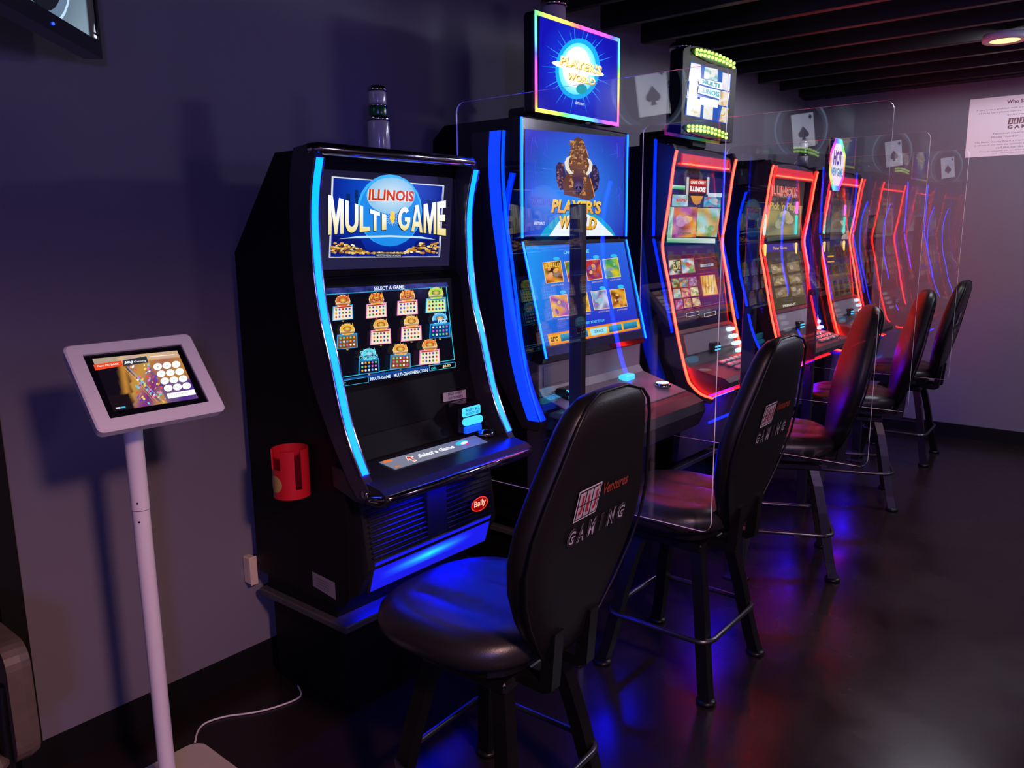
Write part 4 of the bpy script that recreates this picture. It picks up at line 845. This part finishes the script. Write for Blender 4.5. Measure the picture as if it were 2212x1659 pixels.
# ================================================================== CLEAR DIVIDER PANELS
def divider(label, y, xc):
    t = thing('divider_panel', label, 'divider', (xc, y, 0), group='clear dividers between the machines')
    r, hw_, z0, z1 = .035, .525, .62, 2.018; pts = []
    for cx, cz, a0 in ((hw_-r, z0+r, -90), (hw_-r, z1-r, 0), (-hw_+r, z1-r, 90), (-hw_+r, z0+r, 180)):
        for k in range(7): a = math.radians(a0+15*k); pts.append((cx+r*math.cos(a), cz+r*math.sin(a)))
    n = len(pts); m = MB(); vs = [(x, -.003, z) for x, z in pts]+[(x, .003, z) for x, z in pts]
    m.add(vs, [tuple(range(n)), tuple(range(2*n-1, n-1, -1))], 0); m.add(vs, [(i, n+i, n+(i+1) % n, (i+1) % n) for i in range(n)], 1)
    m.build('clear_pane', [M_ACR, M_EDGE], t)
    m = MB(); m.bbox(-.026, .026, .006, .036, .012, 1.645, .003); m.build('post', M_SATIN, t)
    m = MB(); m.bbox(-.05, .05, -.03, .037, 0, .012, .003); m.build('foot_plate', M_SATIN, t)
    for z in (.80, 1.22, 1.58):
        m = MB(); m.bbox(-.016, .016, -.006, .007, z-.016, z+.016, .002); m.build('clamp', M_SATIN, t)
    return t
divider('clear acrylic divider on a black post between the multi-game and bison machines', 2.215, -1.55)
divider('clear acrylic divider between the bison machine and the green bulb machine', 3.25, -1.375)
divider('clear acrylic divider between the green bulb machine and the poker machine', 4.40, -1.50)
divider('clear acrylic divider beside the last machine before the far wall', 5.52, -1.53)

# ================================================================== STOOLS
def superring(cx, cy, z, a, b_, n=24, e=3.0, zf=None):
    out = []
    for k in range(n):
        t = 2*math.pi*k/n; c, s_ = math.cos(t), math.sin(t)
        x = cx+a*math.copysign(abs(c)**(2/e), c); y = cy+b_*math.copysign(abs(s_)**(2/e), s_); out.append((x, y, z if zf is None else zf(x, y)))
    return out
def make_stool(label):
    t = thing('casino_stool', label, 'stool', group='black stools at the machines')
    # seat cushion with two stitched channels; the sitter faces -x
    m = MB(); rg = []; zs = .565
    for z, s_ in ((zs, .86), (zs+.006, .94), (zs+.02, .985), (zs+.04, 1.0), (zs+.06, .98), (zs+.072, .93)): rg.append(superring(-.04, 0, z, .24*s_, .245*s_, 40, 2.8))
    def dome(x, y):
        g = sum(math.exp(-((y-c)/.014)**2) for c in (-.085, .085)); return zs+.080+.008*(1-((x+.03)/.22)**2)-.010*g*(1 if abs(x+.03) < .2 else 0)
    for s_ in (.84, .72, .60, .48, .36, .24, .12, .02): rg.append(superring(-.04, 0, 0, .24*s_, .245*s_, 40, 2.8-(.84-s_)*.5, dome))
    m.rings(rg); m.build('seat_cushion', M_VINYL2, t)
    m = MB(); m.prismz(superring(-.03, 0, 0, .19, .19, 20, 3.5) and [(x, y) for x, y, z in superring(-.03, 0, 0, .19, .19, 20, 3.5)], .540, .566); m.build('seat_pan', M_LEG, t)
    # backrest: shield outline, thick, leaning back
    TT = [0, .012, .05, .12, .22, .34, .46, .58, .70, .80, .88, .94, .98, 1.0]
    WW = [.035, .072, .100, .136, .182, .224, .246, .240, .213, .186, .166, .146, .116, .062]
    TH = [.010, .022, .030, .036, .040, .043, .044, .044, .043, .042, .040, .036, .026, .010]
    Z0, Z1 = .565, 1.222
    def bx(tt): return .190+.085*tt+.055*tt*tt
    m = MB(); rg = []; pip = []
    for tt, w_, h_ in zip(TT, WW, TH):
        z = Z0+(Z1-Z0)*tt; r_ = []
        for k in range(32):
            a = 2*math.pi*k/32; c, s_ = math.cos(a), math.sin(a); y = w_*math.copysign(abs(c)**(2/3.2), c)
            x = h_*math.copysign(abs(s_)**(2/3.2), s_) - .030*(1-(y/.22)**2)*0; r_.append((bx(tt)+x+.10*y*y, y, z-.22*x))
        rg.append(r_); pip.append((bx(tt)+h_*.72+.10*w_*w_, w_*.985, z-.16*h_))
    m.rings(rg); bk = m.build('backrest', M_VINYL, t)
    m = MB(); m.tube([p for p in pip]+[(p[0], -p[1], p[2]) for p in reversed(pip)], .004, 6); m.build('piping', M_VINYL, bk)
    # print on the rear face
    def rear(p):
        u, v = p; u *= .82; v *= .82; z = .915+v; tt = (z-Z0)/(Z1-Z0); return Vector((bx(tt)+.0455+.10*u*u, u, z-.0096))
    A = Art(rear, (1, 0, -.2), .0006); A.layer()
    wh, gr, rd, dk = (.50, .47, .50), (.26, .25, .28), (.28, .012, .02), (.012, .010, .012)
    A.poly([(-.135, .045), (-.020, .045), (-.020, .135), (-.135, .135)], wh); A.layer(); A.poly([(-.131, .049), (-.024, .049), (-.024, .131), (-.131, .131)], dk); A.layer()
    for k in range(3): A.poly([(-.127+k*.0345, .053), (-.098+k*.0345, .053), (-.098+k*.0345, .127), (-.127+k*.0345, .127)], (.36, .32, .35))
    A.layer()
    for k, ch_ in enumerate('J&J'): A.text(ch_, [(-.121+k*.0345, .062), (-.104+k*.0345, .062), (-.104+k*.0345, .118), (-.121+k*.0345, .118)], rd, bold=.05)
    A.line([(-.131, .09), (-.024, .09)], .003, dk)
    A.text('Ventures', [(-.010, .090), (.125, .090), (.125, .125), (-.010, .125)], (.22, .03, .012), bold=.02)
    for k, ch_ in enumerate('GAMING'):
        x0 = -.150+k*.0515; w_ = .012 if ch_ == 'I' else .040
        q = [(x0+(.04-w_)/2, -.025), (x0+(.04+w_)/2, -.025), (x0+(.04+w_)/2, .028), (x0+(.04-w_)/2, .028)]
        A.text(ch_, q, (.38, .36, .40), bold=.05)
    A.layer()
    for k, ch_ in enumerate('GAMING'):
        x0 = -.150+k*.0515; w_ = .012 if ch_ == 'I' else .040
        q = [(x0+(.04-w_)/2, -.025), (x0+(.04+w_)/2, -.025), (x0+(.04+w_)/2, .028), (x0+(.04-w_)/2, .028)]
        A.text(ch_, q, dk, bold=.0)
    A.build('printed_logo', M_PRN, bk)
    # back bracket
    for sg in (-1, 1):
        m = MB(); m.prism([(.0, .515), (.212, .500), (.238, .514), (.250, .66), (.222, .66), (.204, .528), (.0, .541)], sg*.075-.018, sg*.075+.018); m.build('back_bracket', M_LEG, t)
    # swivel column plate, four splayed legs, feet, footrest
    m = MB(); m.lathe([(.10, .515), (.10, .525), (.085, .540), (.001, .541)], 20); m.build('swivel_plate', M_LEG, t)
    m = MB(); m.bbox(-.135, .135, -.135, .135, .485, .516, .006); m.build('leg_frame', M_LEG, t)
    lg = None
    for k in range(4):
        if lg is None:
            m = MB(); rr = []
            for z, d in ((.50, .105), (.42, .128), (.30, .152), (.18, .172), (.08, .190), (.012, .205)):
                c = d; w_ = .020; rr.append([(c-w_, c-w_, z), (c+w_, c-w_, z), (c+w_, c+w_, z), (c-w_, c+w_, z)])
            m.rings(rr, smooth=False); lg = m.build('leg', M_LEG, t); l = lg
            m = MB(); m.lathe([(.032, 0), (.034, .008), (.030, .016), (.001, .017)], 14, (.205, .205, 0)); m.build('foot', M_LEG, l)
        else: l = copy_part(lg, t)
        l.rotation_euler = (0, 0, k*math.pi/2)
    m = MB(); q = []
    for cx, cy, a0 in ((.15, .15, 0), (-.15, .15, 90), (-.15, -.15, 180), (.15, -.15, 270)):
        for k in range(5): a = math.radians(a0+22.5*k); q.append((cx+.05*math.cos(a), cy+.05*math.sin(a), .205))
    m.tube(q, .0095, 8, closed=True); m.build('footrest', M_RAIL, t)
    return t
STOOLS = [(-1.235, 1.42, 2, 'black logo stool facing the multi-game machine'), (-1.25, 2.475, 0, 'black logo stool facing the bison machine, seat lit red'),
          (-1.30, 3.60, 25, 'black stool turned sideways at the green bulb machine'), (-1.33, 4.76, 20, 'black stool turned at the poker machine'), (-1.35, 5.87, 3, 'black stool closest to the far grey wall')]
s0 = make_stool(STOOLS[0][3])
for i, (x, y, a, lab) in enumerate(STOOLS):
    if i == 0: s = s0
    else:
        s = s0.copy(); COL.objects.link(s); s['label'] = lab
        for ch_ in list(s0.children): copy_part(ch_, s)
    s.location = (x, y, 0); s.rotation_euler = (0, 0, math.radians(a))

# ================================================================== TABLET KIOSK, CABLE
kc = Vector((-1.8876, .9024, 1.2137)); tilt = .72827; yawk = -.03345
n0 = Vector((math.cos(yawk), math.sin(yawk), 0)); kr = Vector((-n0.y, n0.x, 0)); kn = n0*math.cos(tilt)+Vector((0, 0, math.sin(tilt))); ku = kn.cross(kr)
kb = Vector((-1.985, .898, 0)); kt = thing('tablet_kiosk', 'white floor-standing tablet kiosk with lit check-in screen', 'kiosk', kb)
def kp(u, v, w): return kc+kr*u+ku*v+kn*w-kb
def rrect(hw_, hh, r): return [(cx+r*math.cos(math.radians(a0+18*k)), cy+r*math.sin(math.radians(a0+18*k))) for cx, cy, a0 in ((hw_-r, hh-r, 0), (-hw_+r, hh-r, 90), (-hw_+r, -hh+r, 180), (hw_-r, -hh+r, 270)) for k in range(6)]
m = MB(); o1, o2, i1 = rrect(.155, .1227, .016), rrect(.151, .1187, .014), rrect(.120, .091, .002)
n = len(o1); vs = [kp(u, v, -.030) for u, v in o2]+[kp(u, v, -.004) for u, v in o1]+[kp(u, v, 0) for u, v in o2]+[kp(u, v, 0) for u, v in i1]+[kp(u, v, -.006) for u, v in i1]
fs = [tuple(range(n-1, -1, -1))]+[(L*n+k, L*n+(k+1) % n, (L+1)*n+(k+1) % n, (L+1)*n+k) for L in range(4) for k in range(n)]
m.add(vs, fs); en = m.build('enclosure', M_WHITE, kt)
m = MB(); g = rrect(.120, .091, .002); vs = [kp(u, v, -.0058) for u, v in g]+[kp(u, v, -.009) for u, v in g]; m.add(vs, [tuple(range(n)), tuple(range(2*n-1, n-1, -1))]); tb = m.build('tablet', M_GLOSS, kt)
A = px_art(kc-kn*.0054, kn, .0003); Z = zc(0, 650, 3.6867)
Q = Z((905, 880), (1580, 775), (1410, 395), (735, 462))
def casino(u, v):
    s_ = u*2.0-v*.3; c = lerp(hx('#120c18'), hx('#c88a3a'), max(0, 1-abs(s_-.38)*7))
    if s_ > .5: c = lerp(c, lerp(hx('#8a3a88'), hx('#d8a048'), .5+.5*math.sin(u*13-v*7)), .8)
    if u > .62: c = lerp(c, hx('#b87838') if v > .4 else hx('#2a2a90'), .7)
    if v > .85: c = lerp(c, hx('#f0d8b8'), .5)
    if v < .3 and u < .25: c = hx('#1a1018')
    return tuple(x*1.0 for x in c)
A.grid(Q, 34, 26, casino); A.layer(); rk = random.Random(4)
for k in range(70):
    v_ = rk.uniform(.03, .8); u_ = rk.uniform(.30+.12*v_, .64); A.ell(bil(Q, u_, v_), rk.uniform(1.5, 5), rk.uniform(1, 3.2), hx(rk.choice(['#f070b8', '#f4d858', '#6cd0e8', '#f05830', '#5a48c0', '#ffffff', '#e8a040'])), 8, rk.uniform(-1.2, -.6))
for k in range(4): A.line([bil(Q, .30+.02*k, .78), bil(Q, .50+.03*k, .05)], 1.2, hx(['#c88a3a', '#e0b060', '#3a2a80', '#58c0e0'][k]))
A.layer()
A.poly(Z((760, 555), (975, 518), (965, 476), (742, 510)), hx('#f04a28')); A.poly(Z((982, 520), (1180, 492), (1165, 440), (975, 476)), hx('#30343c')); A.layer()
A.text('Player PAYBACK', Z((775, 533), (950, 512), (946, 494), (770, 516)), hx('#fff0e0'), bold=.03); A.text('J&J', Z((985, 508), (1060, 500), (1056, 478), (985, 484)), hx('#f0f0f0'), bold=.05); A.text('Gaming', Z((1066, 498), (1166, 486), (1162, 470), (1064, 480)), hx('#f0f0f0'), bold=.02)
for r_ in range(4):
    for c_ in range(3): A.ell(Z((1255+c_*73+r_*28, 525-c_*9+r_*57))[0], 9.4, 7.4, hx('#ffffff', 1.15), 18, -.12)
A.poly(Z((1340, 780), (1560, 745), (1545, 705), (1325, 742)), hx('#ffffff', 1.1)); A.layer()
A.text('CHECK IN', Z((1390, 755), (1492, 739), (1488, 727), (1386, 743)), hx('#8a8a90')); A.poly(Z((1195, 450), (1390, 432), (1388, 426), (1192, 443)), hx('#ffe8d8'))
k_ = 1
for r_ in range(4):
    for c_ in range(3):
        x, y = 1255+c_*73+r_*28, 525-c_*9+r_*57; A.text('123456789<0>'[r_*3+c_], Z((x-8, y+8), (x+8, y+7), (x+8, y-8), (x-8, y-7)), hx('#c0c0c8'))
A.poly(Z((922, 864), (960, 858), (957, 846), (919, 852)), hx('#d8e4f0')); A.poly(Z((964, 858), (1000, 853), (997, 841), (961, 846)), hx('#38c8f0'))
A.build('tablet_screen', M_SCR, tb)
m = MB(); m.tube([(0, 0, .014), (0, 0, .862)], .0215, 24); pl = m.build('lower_pole', M_WHITE, kt)
m = MB(); m.tube([(0, 0, .864), (0, 0, 1.06), (.012, 0, 1.11), (.05, .003, 1.15)], .0225, 24); pl2 = m.build('upper_pole', M_WHITE, kt)
m = MB(); m.tube([(0, 0, .8605), (0, 0, .8655)], .0205, 20); m.build('pole_joint', M_BASE, pl)
for z in (.835, .885):
    m = MB(); c = Vector((.75, -.66, 0)).normalized()*.0218; m.tube([(c.x, c.y, z), (c.x*1.05, c.y*1.05, z)], .0028, 8); m.build('set_screw', M_BASE, pl)
m = MB(); m.prismz(rrect(.195, .195, .045), 0, .012); m.build('base_plate', M_PLATE, kt)
m = MB(); m.lathe([(.045, .012), (.045, .018), (.030, .022), (.024, .022)], 20); m.build('pole_flange', M_WHITE, kt)
m = MB(); m.tube(smooth_path([(-2.19, 1.085, .004), (-2.235, 1.12, .004), (-2.255, 1.16, .004), (-2.235, 1.22, .004), (-2.185, 1.285, .004), (-2.15, 1.36, .004), (-2.14, 1.44, .004), (-2.20, 1.475, .004)], 4), .003, 8)
tag(m.build('power_cable', M_WHITE), 'thin white power cable lying on the dark floor behind the kiosk', 'cable')

# ================================================================== WALL THINGS
ob = thing('outlet_box', 'ivory surface outlet box low on the wall beside the multi-game machine', 'outlet', (XW+.001, 1.438, .40))
m = MB(); m.bbox(0, .040, -.014, .014, -.050, .050, .004); m.build('box', M_OUT, ob)
m = MB(); m.bbox(.040, .045, -.015, .015, -.052, .052, .002); cv = m.build('cover_plate', M_OUT, ob)
for z in (-.022, .022):
    m = MB(); m.bbox(.045, .047, -.010, .010, z-.012, z+.012, .002); m.build('socket', M_OUT, cv)
# television on a swing arm, top left
d_ = Vector((.72, -.694, 0)).normalized(); tn = Vector((.694, .72, 0)).normalized()
C0 = hit((219, 128), Vector((-2.31, 0, 0)), Vector((1, 0, 0)))
tv = thing('television', 'black wall television on a swing arm showing a bright picture', 'television', (C0.x, C0.y, C0.z))
TW, THT = .72, .43
def tvp(u, v, w): return d_*u+Vector((0, 0, v))+tn*w
m = MB()
def obox(m, fn, u0, u1, v0, v1, w0, w1):
    vs = [fn(u, v, w) for u in (u0, u1) for v in (v0, v1) for w in (w0, w1)]
    m.add(vs, [(0, 1, 3, 2), (4, 6, 7, 5), (0, 4, 5, 1), (2, 3, 7, 6), (0, 2, 6, 4), (1, 5, 7, 3)])
obox(m, tvp, 0, TW, 0, THT, -.045, -.004); hs = m.build('housing', M_GLOSS, tv)
m = MB()
for u0, u1, v0, v1 in ((0, TW, 0, .042), (0, TW, THT-.02, THT), (0, .015, .042, THT-.02), (TW-.015, TW, .042, THT-.02)): obox(m, tvp, u0, u1, v0, v1, -.004, .004)
m.build('bezel', M_GLOSS, tv)
A = Art(lambda p: C0+tvp(p[0], p[1], -.0015), tn, .0003)
rnd = random.Random(11); TP = [(rnd.uniform(4, 22), rnd.uniform(2, 9), rnd.uniform(0, 6)) for _ in range(6)]
def tvpic(u, v):
    n_ = sum(math.sin(k*u+l*v+p) for k, l, p in TP)/6
    if u < .08: c = hx('#26242c')
    elif u < .42: c = lerp(hx('#8ca4b4'), hx('#5a6e80'), .5+.7*n_)
    elif u < .62: c = lerp(hx('#d88a78'), hx('#a86058'), .5+.8*n_)
    else: c = lerp(hx('#38383e'), hx('#8a98a8'), max(0, n_*1.6))
    return c
A.grid([(.015, .042), (TW-.015, .042), (TW-.015, THT-.02), (.015, THT-.02)], 48, 20, tvpic); A.layer()
A.ell((.33, .215), .19, .20, hx('#6a7a92', 4), 36); A.layer(); A.ell((.33, .21), .178, .188, hx('#34404e', 4), 36); A.layer(); A.ell((.34, .205), .150, .165, hx('#0c0d14', 2), 36); A.layer()
ca, sa = math.cos(.14), math.sin(.14)
def rot(*pts): return [(.345+x*ca-y*sa, .20+x*sa+y*ca) for x, y in pts]
A.poly(rot((-.078, -.112), (.078, -.112), (.078, .112), (-.078, .112)), [(2.2, 2.3, 2.7), (2.4, 2.5, 2.8), (1.4, 1.5, 2.2), (1.9, 2.0, 2.5)]); A.layer()
def spade(cx, cy, s_, c=(.03, .03, .05)):
    A.ell(rot((cx-.022*s_, cy-.008*s_))[0], .025*s_, .025*s_, c, 14); A.ell(rot((cx+.022*s_, cy-.008*s_))[0], .025*s_, .025*s_, c, 14)
    A.poly(rot((cx-.046*s_, cy+.002*s_), (cx+.046*s_, cy+.002*s_), (cx, cy+.062*s_)), c); A.poly(rot((cx-.02*s_, cy-.055*s_), (cx+.02*s_, cy-.055*s_), (cx, cy)), c)
spade(0, -.02, .8); spade(.055, .085, .28)
A.poly([(.020, .062), (.034, .062), (.027, .085)], hx('#c8c8d8')); A.poly([(.017, .048), (.036, .048), (.036, .056), (.017, .056)], hx('#e8f0ff'))
A.build('tv_screen', M_SCR, tv)
m = MB(); c = tvp(.30, .018, .004); m.rings([[c+d_*(.004*math.cos(a*.5236))+Vector((0, 0, .004*math.sin(a*.5236)))+tn*w for a in range(12)] for w in (0, .003)]); m.build('standby_light', M_TVLED, tv)
m = MB(); q = tvp(.36, .22, -.045); w0 = Vector((XW-C0.x, .82-C0.y, .22)); e = q-tn*.10; m.tube([q, e, w0], .02, 10); m.build('swing_arm', M_LEG, tv)
m = MB(); m.bbox(XW-C0.x, XW-C0.x+.02, .755-C0.y, .885-C0.y, .10, .34, .004); m.build('wall_plate', M_LEG, tv)
# notice on the far wall
pp = hit((2097, 215), Vector((0, YB-.002, 0)), Vector((0, 1, 0))); pw, ph_ = .72, .40
nt_ = thing('paper_notice', 'white printed paper notice pinned to the far grey wall', 'notice', (pp.x, YB, pp.z-ph_/2))
m = MB(); m.box(-.004, pw, -.0015, -.0004, -ph_/2, ph_/2); sh = m.build('sheet', M_PAPER, nt_)
A = loc_art((pp.x, YB-.0016, pp.z), (1, 0, 0), (0, 0, 1), (0, -1, 0), .0003); A.layer()
ink, ink2 = (.16, .06, .07), (.24, .13, .15)
def row(s_, x, y, w_, h_=.013, c=ink2, b_=.0): A.text(s_, [(x, y), (x+w_, y), (x+w_, y+h_), (x, y+h_)], c, bold=b_)
row('Who Should I Call?', .225, -.052, .27, .024, ink, .03)
row('If you have a problem with a machine or a question about the game', .045, -.090, .63, .014)
row('while in here please call the number below and an attendant will', .055, -.112, .61, .014); row('assist you right away', .235, -.134, .23, .014)
for k in range(3): A.poly([(.243+k*.033, -.192), (.272+k*.033, -.192), (.276+k*.033, -.150), (.247+k*.033, -.150)], ink)
A.layer()
for k, ch_ in enumerate('J&J'): A.text(ch_, [(.250+k*.033, -.186), (.266+k*.033, -.186), (.268+k*.033, -.156), (.252+k*.033, -.156)], (.7, .62, .62), bold=.04)
row('Ventures', .348, -.176, .12, .024, (.3, .05, .03), .03); row('G A M I N G', .243, -.222, .225, .024, ink, .05)
row('Terminal Operator :  J&J Ventures', .155, -.256, .40); row('Phone Number :', .152, -.278, .175); row('The Illinois Gaming Board is responsible for the regulation of video gaming', .050, -.310, .64)
row('in Illinois. If you have any question about the rules or the payment you may', .050, -.330, .64); row('call the number of the board', .185, -.350, .33); row('If you or someone you know has a gambling problem, crisis counselling', .085, -.372, .56, .012); row('and referral services can be accessed by calling', .165, -.387, .40, .010)
A.build('printing', M_PRN, sh)['kind'] = 'stuff'
# brown padded chair just inside the frame at the lower left
bc = thing('padded_chair', 'brown padded chair back in the dark opening beside the wall end', 'chair', (-2.04, .56, 0))
def rb(m, x0, x1, y0, y1, z0, z1, r): m.bbox(x0, x1, y0, y1, z0, z1, r)
m = MB(); pts = rrect(.21, .14, .05); vs = [(u, -.02, .545+v) for u, v in pts]+[(u*.97, .0, .545+v*.97) for u, v in pts]+[(u, -.05, .545+v) for u, v in pts]; n = len(pts)
m.add(vs, [tuple(range(n, 2*n)), tuple(range(3*n-1, 2*n-1, -1))]+[(k, (k+1) % n, n+(k+1) % n, n+k) for k in range(n)]+[(2*n+k, 2*n+(k+1) % n, (k+1) % n, k) for k in range(n)]); m.build('backrest', M_BROWN, bc)
m = MB(); m.bbox(-.21, .21, -.46, -.06, .40, .45, .02); m.build('seat', M_BROWN, bc)
for x in (-.18, .18):
    m = MB(); m.tube([(x, -.40, 0), (x, -.40, .41)], .012, 8); m.build('leg', M_LEG, bc)
    m = MB(); m.tube([(x, -.06, 0), (x, -.06, .50), (x, -.055, .60)], .012, 8); m.build('leg', M_LEG, bc)
